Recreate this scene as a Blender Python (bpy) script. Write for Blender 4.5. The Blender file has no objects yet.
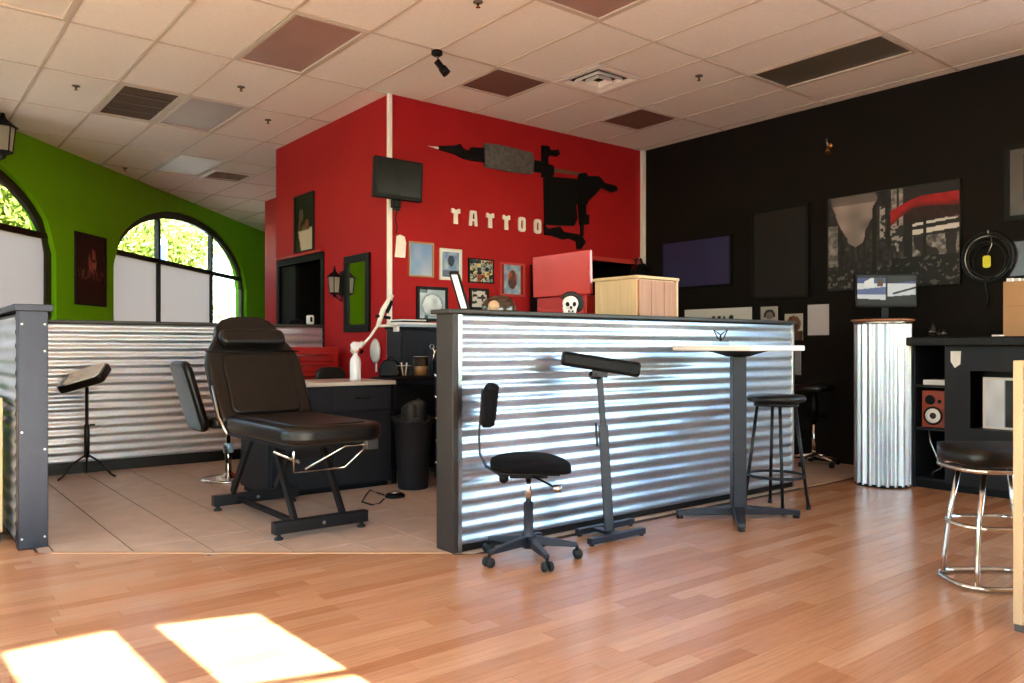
import bpy, bmesh, math, random
from mathutils import Vector, Matrix, Euler

# ------------------------------------------------------------------ camera, world, sun
S = bpy.context.scene
COL = S.collection
F, HX, HY, H = 793.0, 512.0, 346.6, 1.125          # focal length (px), horizon, camera height
CEIL = 3.4875
sA, cA = math.sin(math.radians(51.25)), math.cos(math.radians(51.25))

cam_d = bpy.data.cameras.new('camera')
cam = bpy.data.objects.new('camera', cam_d); COL.objects.link(cam)
cam.location = (0, 0, H)
cam.rotation_euler = (math.pi/2, 0, -math.radians(38.75))
cam_d.sensor_width = 36.0
cam_d.lens = F/1024*36
cam_d.shift_y = (HY-341.5)/1024
cam_d.clip_start = 0.05
S.camera = cam

SUN_DIR = Vector((-0.035, 1.0, -0.531)).normalized()
world = bpy.data.worlds.new('world'); S.world = world
world.use_nodes = True
wn = world.node_tree; wn.nodes.clear()
sky = wn.nodes.new('ShaderNodeTexSky'); sky.sky_type = 'NISHITA'
sky.sun_disc = False; sky.sun_elevation = math.radians(28); sky.sun_rotation = math.pi
sky.air_density = 1.1; sky.dust_density = 0.25; sky.ozone_density = 2.0
wbg = wn.nodes.new('ShaderNodeBackground'); wbg.inputs['Strength'].default_value = 0.32
wout = wn.nodes.new('ShaderNodeOutputWorld')
wn.links.new(sky.outputs[0], wbg.inputs[0]); wn.links.new(wbg.outputs[0], wout.inputs[0])

sun_d = bpy.data.lights.new('sun', 'SUN'); sun_d.energy = 14.0; sun_d.angle = math.radians(0.3)
sun_d.color = (1.0, 0.96, 0.90)
sun = bpy.data.objects.new('sun', sun_d); COL.objects.link(sun)
sun.rotation_euler = SUN_DIR.to_track_quat('-Z', 'Y').to_euler()
sun.location = (0, -20, 14)

def portal(name, O, R, N, w, h):
    """daylight portal filling a window opening: centre O, right vector R, normal N into the room"""
    d = bpy.data.lights.new(name, 'AREA'); d.shape = 'RECTANGLE'; d.size = w; d.size_y = h
    d.cycles.is_portal = True
    o = bpy.data.objects.new(name, d); COL.objects.link(o)
    m = Matrix((R, Vector((0, 0, 1)), -N)).transposed().to_4x4(); m.translation = O
    o.matrix_world = m

S.view_settings.view_transform = 'Standard'
S.view_settings.look = 'None'
S.view_settings.gamma = 1.0
S.view_settings.use_curve_mapping = False
S.view_settings.exposure = 2.75
S.cycles.max_bounces = 10; S.cycles.diffuse_bounces = 7; S.cycles.glossy_bounces = 4
S.cycles.transparent_max_bounces = 12; S.cycles.sample_clamp_indirect = 8
S.cycles.caustics_reflective = False; S.cycles.caustics_refractive = False

# ------------------------------------------------------------------ helpers
rnd = random.Random(7)
def lin(c):
    if isinstance(c, str):
        c = c.lstrip('#'); c = [int(c[i:i+2], 16)/255 for i in (0, 2, 4)]
    return tuple(x/12.92 if x <= .04045 else ((x+.055)/1.055)**2.4 for x in c)

def uv(x, z): return (sA*x+cA*z, -cA*x+sA*z)
def at_floor(px, py, h=0.0):
    z = F*(H-h)/(py-HY); return uv((px-HX)/F*z, z)
def at_v(px, py, V):
    r = (px-HX)/F; z = V/(-cA*r+sA); u, v = uv(r*z, z); return Vector((u, v, H+(HY-py)/F*z))
def at_u(px, py, U):
    r = (px-HX)/F; z = U/(sA*r+cA); u, v = uv(r*z, z); return Vector((u, v, H+(HY-py)/F*z))
def project(u, v, h):
    x = sA*u-cA*v; z = cA*u+sA*v
    return (HX+F*x/z, HY-F*(h-H)/z, z) if z > .05 else (None, None, z)

def hsh(i, j, k=0):
    n = (i*374761393+j*668265263+k*2147483647) & 0xffffffff
    n = ((n ^ (n >> 13))*1274126177) & 0xffffffff
    return ((n ^ (n >> 16)) & 0xffff)/65535.0
def vnoise(x, y, k=0):
    i, j = math.floor(x), math.floor(y); a, b = x-i, y-j
    a = a*a*(3-2*a); b = b*b*(3-2*b)
    return ((hsh(i, j, k)*(1-a)+hsh(i+1, j, k)*a)*(1-b)+(hsh(i, j+1, k)*(1-a)+hsh(i+1, j+1, k)*a)*b)

class MB:
    def __init__(s): s.v = []; s.f = []; s.sm = []
    def add(s, vs, fs, smooth=False):
        b = len(s.v); s.v += [Vector(p) for p in vs]
        for f in fs: s.f.append([b+i for i in f]); s.sm.append(smooth)
        return s
    def box(s, x0, x1, y0, y1, z0, z1):
        x0, x1 = min(x0, x1), max(x0, x1); y0, y1 = min(y0, y1), max(y0, y1); z0, z1 = min(z0, z1), max(z0, z1)
        return s.add([(x0,y0,z0),(x1,y0,z0),(x1,y1,z0),(x0,y1,z0),(x0,y0,z1),(x1,y0,z1),(x1,y1,z1),(x0,y1,z1)],
              [(0,3,2,1),(4,5,6,7),(0,1,5,4),(1,2,6,5),(2,3,7,6),(3,0,4,7)])
    def frame_box(s, O, R, U, N, w, h, d):
        """box with corner O, edges w along R, h along U, d along N"""
        O = Vector(O); a, b, c = Vector(R)*w, Vector(U)*h, Vector(N)*d
        p = [O, O+a, O+a+b, O+b, O+c, O+a+c, O+a+b+c, O+b+c]
        fs = [(0,3,2,1),(4,5,6,7),(0,1,5,4),(1,2,6,5),(2,3,7,6),(3,0,4,7)]
        if a.cross(b).dot(c) < 0: fs = [tuple(reversed(f)) for f in fs]
        return s.add(p, fs)
    def prism(s, poly, O, R, U, N, d, smooth=False):
        """polygon poly (2D in R,U from O) extruded d along N"""
        O, R, U, N = Vector(O), Vector(R), Vector(U), Vector(N)
        ar = sum(poly[i][0]*poly[(i+1) % len(poly)][1]-poly[(i+1) % len(poly)][0]*poly[i][1] for i in range(len(poly)))
        if (ar < 0) != (R.cross(U).dot(N)*d < 0): poly = list(reversed(poly))
        n = len(poly)
        lo = [O+R*x+U*y for x, y in poly]; hi = [p+N*d for p in lo]
        fs = [tuple(reversed(range(n))), tuple(range(n, 2*n))]
        s.add(lo+hi, fs)
        b = len(s.v)-2*n
        for i in range(n):
            j = (i+1) % n
            s.f.append([b+i, b+j, b+n+j, b+n+i]); s.sm.append(smooth)
        return s
    def tube(s, pts, r, seg=8, closed=False, caps=True):
        pts = [Vector(p) for p in pts]; n = len(pts)
        rs = r if isinstance(r, (list, tuple)) else [r]*n
        tang = []
        for i in range(n):
            if closed: t = (pts[(i+1) % n]-pts[i-1])
            else: t = pts[min(i+1, n-1)]-pts[max(i-1, 0)]
            tang.append(t.normalized())
        up = Vector((0, 0, 1)) if abs(tang[0].z) < .9 else Vector((1, 0, 0))
        nrm = tang[0].cross(up).normalized(); vs = []
        for i in range(n):
            nrm = (nrm-tang[i]*nrm.dot(tang[i])).normalized(); bn = tang[i].cross(nrm)
            for k in range(seg):
                a = 2*math.pi*k/seg
                vs.append(pts[i]+(nrm*math.cos(a)+bn*math.sin(a))*rs[i])
        fs = []
        for i in range(n if closed else n-1):
            for k in range(seg):
                a, b = i*seg+k, i*seg+(k+1) % seg; j = (i+1) % n
                c, d = j*seg+(k+1) % seg, j*seg+k
                fs.append((a, b, c, d))
        s.add(vs, fs, True)
        if not closed and caps:
            b = len(s.v)-len(vs)
            s.f.append([b+k for k in reversed(range(seg))]); s.sm.append(False)
            s.f.append([b+(n-1)*seg+k for k in range(seg)]); s.sm.append(False)
        return s
    def lathe(s, prof, C=(0,0,0), seg=24, M=None, smooth=True):
        vs, fs = [], []; n = len(prof); C = Vector(C)
        for k in range(seg):
            a = 2*math.pi*k/seg
            for r, z in prof:
                p = Vector((r*math.cos(a), r*math.sin(a), z))
                if M: p = M @ p
                vs.append(p+C)
        for k in range(seg):
            k2 = (k+1) % seg
            for i in range(n-1):
                fs.append((k*n+i, k2*n+i, k2*n+i+1, k*n+i+1))
        s.add(vs, fs, smooth)
        b = len(s.v)-len(vs)
        if prof[0][0] > 1e-5: s.f.append([b+k*n for k in reversed(range(seg))]); s.sm.append(False)
        if prof[-1][0] > 1e-5: s.f.append([b+k*n+n-1 for k in range(seg)]); s.sm.append(False)
        return s
    def ring(s, outer, inner, O, R, U, N, d):
        """ring between two 2D loops of the same count, extruded"""
        O, R, U, N = Vector(O), Vector(R), Vector(U), Vector(N); n = len(outer)
        P = lambda q: O+R*q[0]+U*q[1]
        vs = [P(q) for q in outer]+[P(q) for q in inner]; vs += [p+N*d for p in vs]
        fs = []
        for i in range(n):
            j = (i+1) % n
            fs += [(i, n+i, n+j, j), (2*n+i, 2*n+j, 3*n+j, 3*n+i), (i, j, 2*n+j, 2*n+i), (n+j, n+i, 3*n+i, 3*n+j)]
        return s.add(vs, fs)
    def mesh(s, name, inv=None):
        me = bpy.data.meshes.new(name)
        vs = [inv @ p for p in s.v] if inv else s.v
        me.from_pydata([tuple(p) for p in vs], [], s.f)
        me.polygons.foreach_set('use_smooth', s.sm)
        return me
    def build(s, name, mat, parent=None, bevel=0, seg=2, local=False, fix=True, sub=0):
        inv = None
        if parent is not None and not local: inv = wmat(parent).inverted()
        me = s.mesh(name, inv)
        if fix:
            bm = bmesh.new(); bm.from_mesh(me)
            bmesh.ops.remove_doubles(bm, verts=bm.verts, dist=1e-5)
            bmesh.ops.recalc_face_normals(bm, faces=bm.faces); bm.to_mesh(me); bm.free()
        me.materials.append(mat)
        o = bpy.data.objects.new(name, me); COL.objects.link(o)
        if parent is not None: o.parent = parent
        if bevel:
            m = o.modifiers.new('bevel', 'BEVEL'); m.width = bevel; m.segments = seg; m.limit_method = 'ANGLE'
            m.angle_limit = math.radians(40); m.harden_normals = False
            for p in me.polygons: p.use_smooth = True
            try: me.set_sharp_from_angle(angle=math.radians(35))
            except Exception: pass
        if sub:
            m = o.modifiers.new('subsurf', 'SUBSURF'); m.levels = sub; m.render_levels = sub
            for p in me.polygons: p.use_smooth = True
        return o

def wmat(o):
    m = Matrix.Translation(o.location) @ o.rotation_euler.to_matrix().to_4x4()
    return wmat(o.parent) @ m if o.parent else m
def tag(o, label, cat, group=None):
    o['label'] = label; o['category'] = cat
    if group: o['group'] = group
    return o
def struct(o, label=None):
    o['kind'] = 'structure'
    if label: o['label'] = label
    return o
def thing(name, label, cat, loc=(0,0,0), rotz=0, group=None):
    o = bpy.data.objects.new(name, None); COL.objects.link(o)
    o.location = loc; o.rotation_euler = (0, 0, rotz); o.empty_display_size = .1
    return tag(o, label, cat, group)
def group_empty(name, label):
    o = bpy.data.objects.new(name, None); COL.objects.link(o); o.empty_display_size = .1
    return struct(o, label)
def B(*a): return MB().box(*a)
R0 = Vector((sA, -cA, 0))
X, Y, Z = Vector((1,0,0)), Vector((0,1,0)), Vector((0,0,1))

# ------------------------------------------------------------------ materials
def base_mat(name):
    m = bpy.data.materials.new(name); m.use_nodes = True
    return m, m.node_tree, m.node_tree.nodes['Principled BSDF']
def pm(name, col, rough=.5, metal=0, var=0, scale=8, stretch=(1,1,1), bump=0, bscale=60, spec=.5, coat=0, rvar=0, sheen=0):
    m, t, p = base_mat(name); c = lin(col)
    p.inputs['Base Color'].default_value = (*c, 1); p.inputs['Roughness'].default_value = rough
    p.inputs['Metallic'].default_value = metal; p.inputs['Specular IOR Level'].default_value = spec
    p.inputs['Coat Weight'].default_value = coat; p.inputs['Sheen Weight'].default_value = sheen
    tc = t.nodes.new('ShaderNodeTexCoord')
    if var or rvar:
        mp = t.nodes.new('ShaderNodeMapping'); mp.inputs['Scale'].default_value = stretch
        n = t.nodes.new('ShaderNodeTexNoise'); n.inputs['Scale'].default_value = scale; n.inputs['Detail'].default_value = 5
        t.links.new(tc.outputs['Object'], mp.inputs[0]); t.links.new(mp.outputs[0], n.inputs['Vector'])
        if var:
            r = t.nodes.new('ShaderNodeValToRGB')
            r.color_ramp.elements[0].position = .3; r.color_ramp.elements[1].position = .7
            r.color_ramp.elements[0].color = (*[x*(1-var) for x in c], 1)
            r.color_ramp.elements[1].color = (*[min(1, x*(1+var)) for x in c], 1)
            t.links.new(n.outputs['Fac'], r.inputs[0]); t.links.new(r.outputs[0], p.inputs['Base Color'])
        if rvar:
            mr = t.nodes.new('ShaderNodeMapRange'); mr.inputs['To Min'].default_value = max(.02, rough-rvar); mr.inputs['To Max'].default_value = rough+rvar
            t.links.new(n.outputs['Fac'], mr.inputs['Value']); t.links.new(mr.outputs[0], p.inputs['Roughness'])
    if bump:
        n2 = t.nodes.new('ShaderNodeTexNoise'); n2.inputs['Scale'].default_value = bscale; n2.inputs['Detail'].default_value = 3
        b = t.nodes.new('ShaderNodeBump'); b.inputs['Strength'].default_value = bump; b.inputs['Distance'].default_value = .01
        t.links.new(tc.outputs['Object'], n2.inputs['Vector']); t.links.new(n2.outputs['Fac'], b.inputs['Height'])
        t.links.new(b.outputs[0], p.inputs['Normal'])
    return m

def vcol_mat(name, rough=.6, emit=0, spec=.3):
    m, t, p = base_mat(name)
    a = t.nodes.new('ShaderNodeAttribute'); a.attribute_name = 'Col'
    t.links.new(a.outputs['Color'], p.inputs['Base Color']); p.inputs['Roughness'].default_value = rough
    p.inputs['Specular IOR Level'].default_value = spec
    if emit:
        t.links.new(a.outputs['Color'], p.inputs['Emission Color']); p.inputs['Emission Strength'].default_value = emit
    return m
def thin_glass(name, tint=(1,1,1), rough=0.0, refl=.06):
    m, t, p = base_mat(name); t.nodes.remove(p)
    out = t.nodes['Material Output']
    tr = t.nodes.new('ShaderNodeBsdfTransparent'); tr.inputs[0].default_value = (*tint, 1)
    gl = t.nodes.new('ShaderNodeBsdfGlossy'); gl.inputs['Roughness'].default_value = rough
    lw = t.nodes.new('ShaderNodeLayerWeight'); lw.inputs['Blend'].default_value = .5
    pw = t.nodes.new('ShaderNodeMath'); pw.operation = 'POWER'; pw.inputs[1].default_value = 4
    fr = t.nodes.new('ShaderNodeMath'); fr.operation = 'MULTIPLY_ADD'; fr.inputs[1].default_value = .6; fr.inputs[2].default_value = .03
    t.links.new(lw.outputs['Facing'], pw.inputs[0]); t.links.new(pw.outputs[0], fr.inputs[0])
    mx = t.nodes.new('ShaderNodeMixShader')
    t.links.new(fr.outputs[0], mx.inputs[0]); t.links.new(tr.outputs[0], mx.inputs[1]); t.links.new(gl.outputs[0], mx.inputs[2])
    t.links.new(mx.outputs[0], out.inputs[0]); return m
def film_mat(name, col):
    m, t, p = base_mat(name); t.nodes.remove(p); out = t.nodes['Material Output']
    tl = t.nodes.new('ShaderNodeBsdfTranslucent'); df = t.nodes.new('ShaderNodeBsdfDiffuse')
    tl.inputs[0].default_value = (*lin(col), 1); df.inputs[0].default_value = (*lin(col), 1)
    mx = t.nodes.new('ShaderNodeMixShader'); mx.inputs[0].default_value = .15
    t.links.new(tl.outputs[0], mx.inputs[1]); t.links.new(df.outputs[0], mx.inputs[2]); t.links.new(mx.outputs[0], out.inputs[0])
    return m
def leaf_mat(name, c1, c2):
    m, t, p = base_mat(name); t.nodes.remove(p); out = t.nodes['Material Output']
    a = t.nodes.new('ShaderNodeAttribute'); a.attribute_name = 'Col'
    tl = t.nodes.new('ShaderNodeBsdfTranslucent'); df = t.nodes.new('ShaderNodeBsdfDiffuse')
    t.links.new(a.outputs['Color'], tl.inputs[0]); t.links.new(a.outputs['Color'], df.inputs[0])
    mx = t.nodes.new('ShaderNodeMixShader'); mx.inputs[0].default_value = .5
    t.links.new(tl.outputs[0], mx.inputs[1]); t.links.new(df.outputs[0], mx.inputs[2]); t.links.new(mx.outputs[0], out.inputs[0])
    return m

def wood_floor_mat():
    m, t, p = base_mat('floor_oak')
    tc = t.nodes.new('ShaderNodeTexCoord'); at = t.nodes.new('ShaderNodeAttribute'); at.attribute_name = 'Col'
    mp = t.nodes.new('ShaderNodeMapping'); mp.inputs['Scale'].default_value = (1.2, 26, 1)
    n = t.nodes.new('ShaderNodeTexNoise'); n.inputs['Scale'].default_value = 3.0; n.inputs['Detail'].default_value = 6; n.inputs['Roughness'].default_value = .6
    add = t.nodes.new('ShaderNodeVectorMath'); add.operation = 'MULTIPLY_ADD'; add.inputs[1].default_value = (31, 17, 0)
    t.links.new(at.outputs['Color'], add.inputs[0]); t.links.new(tc.outputs['Object'], mp.inputs[0]); t.links.new(mp.outputs[0], add.inputs[2])
    t.links.new(add.outputs[0], n.inputs['Vector'])
    r = t.nodes.new('ShaderNodeValToRGB')
    r.color_ramp.elements[0].position = .28; r.color_ramp.elements[0].color = (.86, .81, .76, 1)
    r.color_ramp.elements[1].position = .62; r.color_ramp.elements[1].color = (1.08, 1.08, 1.06, 1)
    mul = t.nodes.new('ShaderNodeMix'); mul.data_type = 'RGBA'; mul.blend_type = 'MULTIPLY'; mul.inputs[0].default_value = 1
    t.links.new(n.outputs['Fac'], r.inputs[0]); t.links.new(at.outputs['Color'], mul.inputs[6]); t.links.new(r.outputs[0], mul.inputs[7])
    t.links.new(mul.outputs[2], p.inputs['Base Color'])
    p.inputs['Roughness'].default_value = .24; p.inputs['Specular IOR Level'].default_value = .5
    n3 = t.nodes.new('ShaderNodeTexNoise'); n3.inputs['Scale'].default_value = 2.2; n3.inputs['Detail'].default_value = 2
    t.links.new(tc.outputs['Object'], n3.inputs['Vector'])
    b = t.nodes.new('ShaderNodeBump'); b.inputs['Strength'].default_value = .12; b.inputs['Distance'].default_value = .004
    t.links.new(n.outputs['Fac'], b.inputs['Height']); t.links.new(b.outputs[0], p.inputs['Normal'])
    return m
def galv_mat(name, stretch):
    m, t, p = base_mat(name)
    tc = t.nodes.new('ShaderNodeTexCoord'); mp = t.nodes.new('ShaderNodeMapping'); mp.inputs['Scale'].default_value = stretch
    n = t.nodes.new('ShaderNodeTexNoise'); n.inputs['Scale'].default_value = 2.5; n.inputs['Detail'].default_value = 6; n.inputs['Roughness'].default_value = .55
    n2 = t.nodes.new('ShaderNodeTexVoronoi'); n2.inputs['Scale'].default_value = 55
    t.links.new(tc.outputs['Object'], mp.inputs[0]); t.links.new(mp.outputs[0], n.inputs['Vector']); t.links.new(tc.outputs['Object'], n2.inputs['Vector'])
    r = t.nodes.new('ShaderNodeValToRGB'); r.color_ramp.elements[0].position = .3; r.color_ramp.elements[1].position = .7
    r.color_ramp.elements[0].color = (.50, .54, .60, 1); r.color_ramp.elements[1].color = (.76, .81, .87, 1)
    mx = t.nodes.new('ShaderNodeMix'); mx.data_type = 'RGBA'; mx.blend_type = 'MULTIPLY'; mx.inputs[0].default_value = .12
    t.links.new(n.outputs['Fac'], r.inputs[0]); t.links.new(r.outputs[0], mx.inputs[6]); t.links.new(n2.outputs['Color'], mx.inputs[7])
    t.links.new(mx.outputs[2], p.inputs['Base Color']); p.inputs['Metallic'].default_value = .88
    mr = t.nodes.new('ShaderNodeMapRange'); mr.inputs['To Min'].default_value = .26; mr.inputs['To Max'].default_value = .40
    t.links.new(n.outputs['Fac'], mr.inputs['Value']); t.links.new(mr.outputs[0], p.inputs['Roughness'])
    return m

M = {
 'red': pm('red_paint', '#a3171b', .65, spec=.2, var=.05, scale=3, bump=.05, bscale=120),
 'black_wall': pm('black_paint', '#120d09', .7, var=.08, scale=3, bump=.05, bscale=120, spec=.15),
 'green': pm('green_paint', '#6cad04', .65, spec=.2, var=.05, scale=3, bump=.05, bscale=120),
 'cream': pm('cream_paint', '#d8cfc4', .6, var=.04, scale=3),
 'white': pm('white_paint', '#ece6de', .45, var=.03),
 'tile_ceiling': pm('ceiling_tile_board', '#f3eee8', .9, var=.03, scale=40, bump=.25, bscale=140, spec=.1),
 'tbar': pm('ceiling_tee_metal', '#cfc4b8', .5),
 'diffuser': pm('prismatic_diffuser', '#a88a80', .35, var=.06, scale=3, bump=.2, bscale=250),
 'diffuser_dark': pm('dark_diffuser', '#5f5a50', .35, var=.06, scale=3, bump=.2, bscale=250),
 'brown_panel': pm('brown_panel', '#775449', .7, var=.06, scale=6),
 'dark': pm('dark_void', '#0c0b0a', .8),
 'grille': pm('grille_metal', '#574f47', .5, var=.1, scale=10),
 'rust': pm('rusty_metal', '#8c7f72', .6, var=.35, scale=14),
 'wood_floor': wood_floor_mat(),
 'subfloor': pm('floor_joint', '#6b4326', .7),
 'ftile': pm('floor_tile', '#cdb29c', .32, var=.10, scale=7, bump=.04, bscale=30),
 'grout': pm('grout', '#4a3b30', .9, var=.1, scale=20),
 'concrete': pm('asphalt', '#77777a', .9, var=.08, scale=1.5),
 'pavement': pm('pale_concrete', '#cfc8bc', .9, var=.06, scale=1.5),
 'galv_h': galv_mat('galvanised_sheet', (.5, .5, 6.0)),
 'galv_v': galv_mat('galvanised_column', (7.0, 7.0, 0.8)),
 'post': pm('dark_steel', '#30323c', .38, .6, var=.22, scale=5, stretch=(1,1,.5), rvar=.1),
 'cap': pm('dark_timber_cap', '#2a221d', .5, var=.15, scale=6),
 'frame_dark': pm('window_aluminium', '#15120f', .4, .3),
 'frame_grey': pm('window_grey_aluminium', '#37322e', .4, .5),
 'black': pm('black_plastic', '#0a0a0c', .5, var=.08, scale=20, spec=.18),
 'black_metal': pm('black_metal', '#141519', .42, .35, var=.08, scale=12),
 'slate_metal': pm('slate_metal', '#22242c', .42, .3, var=.08, scale=8),
 'vinyl': pm('black_vinyl', '#0e0b09', .36, var=.12, scale=4, bump=.12, bscale=35, coat=.05, spec=.4),
 'fabric': pm('black_fabric', '#08070a', .9, var=.12, scale=60, bump=.3, bscale=300, spec=.15),
 'chrome': pm('chrome', '#d8d2c8', .12, 1.0),
 'steel': pm('brushed_steel', '#b5b2ad', .28, 1.0, var=.08, scale=15),
 'redmetal': pm('red_enamel', '#a81f1a', .28, .1, var=.08, scale=4, coat=.3),
 'redlid': pm('red_lacquer', '#c2352b', .24, .0, var=.10, scale=3, coat=.4),
 'desk': pm('desk_laminate', '#1a1b21', .55, spec=.3, var=.08, scale=6),
 'desk_top': pm('desk_top_laminate', '#bcb0a6', .3, var=.06, scale=6),
 'bar': pm('bar_laminate', '#131317', .5, spec=.3, var=.08, scale=6),
 'bar_top': pm('bar_top_granite', '#120f0c', .45, spec=.2, var=.5, scale=40),
 'pale_wood': pm('pale_birch', '#cfae84', .45, var=.10, scale=5, stretch=(8,8,.6)),
 'plank_wood': pm('cherry_veneer', '#a56f4c', .45, var=.16, scale=5, stretch=(9,9,.6)),
 'card': pm('cardboard', '#b58a62', .8, var=.06, scale=4),
 'paper': pm('paper', '#e9e6e2', .8, var=.02),
 'bluepaper': pm('blue_grey_paper', '#9fb0c4', .7, var=.08),
 'mirror': pm('mirror_glass', '#dfe6df', .02, 1.0),
 'screen_off': pm('screen_off', '#0b0b0d', .25, var=0, spec=.12),
 'navy': pm('navy_panel', '#262c50', .35, var=.06, scale=3),
 'glass': thin_glass('window_glass', (.93, .96, .94)),
 'cupglass': thin_glass('cup_glass', (.86, .84, .80)),
 'film': film_mat('frosted_film', '#c6bab6'),
 'lantern_glass': film_mat('lantern_glass', '#efe6d6'),
 'bark': pm('bark', '#6b5440', .9, var=.25, scale=12, bump=.4, bscale=20),
 'leaf': leaf_mat('leaves', None, None),
 'tan': pm('tan_paint', '#c9a27c', .5),
 'yellow': pm('yellow_tag', '#d8d21a', .5),
 'brass': pm('brass', '#b88a4a', .25, 1.0),
 'speaker_red': pm('speaker_veneer', '#8e3a22', .4, var=.15, scale=6, stretch=(1,1,6)),
 'grip': pm('grip_stipple', '#55534f', .75, var=.35, scale=22, bump=.4, bscale=60),
 'cutout': pm('black_cutout', '#060505', .7, spec=.15),
 'spring': pm('bronze_strip', '#6b4a38', .45, .4),
 'bottle': pm('white_plastic', '#e8ebf0', .35),
 'tea': pm('amber_liquid', '#c79a6e', .3),
 'brown_glass': pm('brown_helmet', '#3a2a20', .2, var=.3, scale=8, coat=.5),
 'art': vcol_mat('printed_art', .55),
 'art_gloss': vcol_mat('glazed_print', .2),
 'canvas_edge': pm('canvas_edge', '#0c0b0b', .7),
 'screen_on': vcol_mat('lit_screen', .5, emit=.02),
 'frame_black': pm('black_frame', '#0a0909', .55, spec=.2),
 'frame_oak': pm('oak_frame', '#a27a56', .45, var=.1),
 'frame_white': pm('white_frame', '#d6d0c8', .4),
 'frame_red': pm('red_frame', '#b5352c', .4),
 'rubber': pm('rubber', '#101010', .7),
 'blueband': pm('blue_collar', '#9fc0dc', .4),
 'banner': vcol_mat('banner_print', .6),
}

# ------------------------------------------------------------------ structure: floors
TILE_EDGE_A, TILE_EDGE_B = (2.45, 3.58), (0.74, 4.95)     # diagonal joint between oak and tile
def edge_u(v):
    (u1, v1), (u2, v2) = TILE_EDGE_A, TILE_EDGE_B
    return u1+(u2-u1)*(v-v1)/(v2-v1)
def wood_right(v):
    if v < 3.5: return 7.25
    if v < 3.58: return 2.45
    if v < 4.95: return edge_u(v)
    if v < 8.0: return .68
    return None
floor = group_empty('floor', 'oak strip floor and beige tile floor of the shop')
sub = B(-4.9, 9.3, -4.6, 19.5, -.10, -.016).build('subfloor', M['subfloor'], floor)

oak_tones = ['#c2906b', '#be8b66', '#c69670', '#ba8661', '#c49370', '#b5805b', '#ca9d79']
planks = []
PW, GAP = .083, .0012
v = -4.2; row = 0
while v < 17.5:
    v0, v1 = v+GAP/2, v+PW-GAP/2
    u_min = max(-4.6, (v-10.119)/1.1465+1.147-.6)
    u_min = max(u_min, -4.6)
    u_end = wood_right(v)
    r0 = wood_right(v0); r1 = wood_right(v1)
    if r0 is None or r1 is None: r0 = r1 = 9.0 if v > 12.6 else (4.95 if v > 9.2 else 3.75)
    u = u_min-rnd.random()*.8
    while u < max(r0, r1):
        L = rnd.choice([.45, .6, .75, .9, 1.05, 1.2])
        a, b = max(u, u_min)+GAP/2, u+L-GAP/2
        b0, b1 = min(b, r0), min(b, r1)
        if min(b0, b1)-a > .02 and v0 > -1.95-.31*max(b0, b1)-.05:
            c = lin(rnd.choice(oak_tones)); k = rnd.uniform(.95, 1.05)
            planks.append((a, b0, b1, v0, v1, tuple(x*k for x in c)))
        u += L
    v += PW; row += 1
def plank_area(p):
    q = [project(x, y, 0) for x, y in ((p[0], p[3]), (p[1], p[3]), (p[2], p[4]), (p[0], p[4]))]
    if any(t[0] is None for t in q): return 0
    cx = sum(t[0] for t in q)/4; cy = sum(t[1] for t in q)/4
    if not (-60 < cx < 1084 and 0 < cy < 700): return 0
    return abs(sum(q[i][0]*q[(i+1) % 4][1]-q[(i+1) % 4][0]*q[i][1] for i in range(4)))/2
planks.sort(key=plank_area, reverse=True)
def plank_mesh(mb, p):
    a, b0, b1, v0, v1, c = p
    mb.prism([(a, v0), (b0, v0), (b1, v1), (a, v1)], (0, 0, -.014), X, Y, Z, .014)
def color_mesh(me, cols):
    at = me.color_attributes.new('Col', 'FLOAT_COLOR', 'POINT')
    at.data.foreach_set('color', [x for c in cols for x in (*c, 1.0)])
for p in planks[:300]:
    mb = MB(); plank_mesh(mb, p)
    o = mb.build('plank', M['wood_floor'], floor, fix=False); color_mesh(o.data, [p[5]]*len(mb.v))
mb = MB(); cols = []
for p in planks[300:]:
    n0 = len(mb.v); plank_mesh(mb, p); cols += [p[5]]*(len(mb.v)-n0)
o = mb.build('far_planks', M['wood_floor'], floor, fix=False); color_mesh(o.data, cols); o['kind'] = 'stuff'

def clip(poly, a, b, c):          # keep a*x+b*y<=c
    out = []
    for i in range(len(poly)):
        p, q = poly[i], poly[(i+1) % len(poly)]
        dp, dq = a*p[0]+b*p[1]-c, a*q[0]+b*q[1]-c
        if dp <= 0: out.append(p)
        if (dp < 0) != (dq < 0) and abs(dp-dq) > 1e-9:
            t = dp/(dp-dq); out.append((p[0]+(q[0]-p[0])*t, p[1]+(q[1]-p[1])*t))
    return out
g = MB().prism([(2.45, 3.5), (7.25, 3.5), (7.25, 6.5), (3.75, 6.5), (3.75, 8.0), (.68, 8.0), (.74, 4.95), (2.45, 3.58)], (0, 0, -.016), X, Y, Z, .012)
g.build('grout_bed', M['grout'], floor)
TS, TG, TV = .3455, .009, .004
dx, dy = TILE_EDGE_B[0]-TILE_EDGE_A[0], TILE_EDGE_B[1]-TILE_EDGE_A[1]
nx_, ny_ = dy, -dx                     # normal pointing to +U +V side
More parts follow.
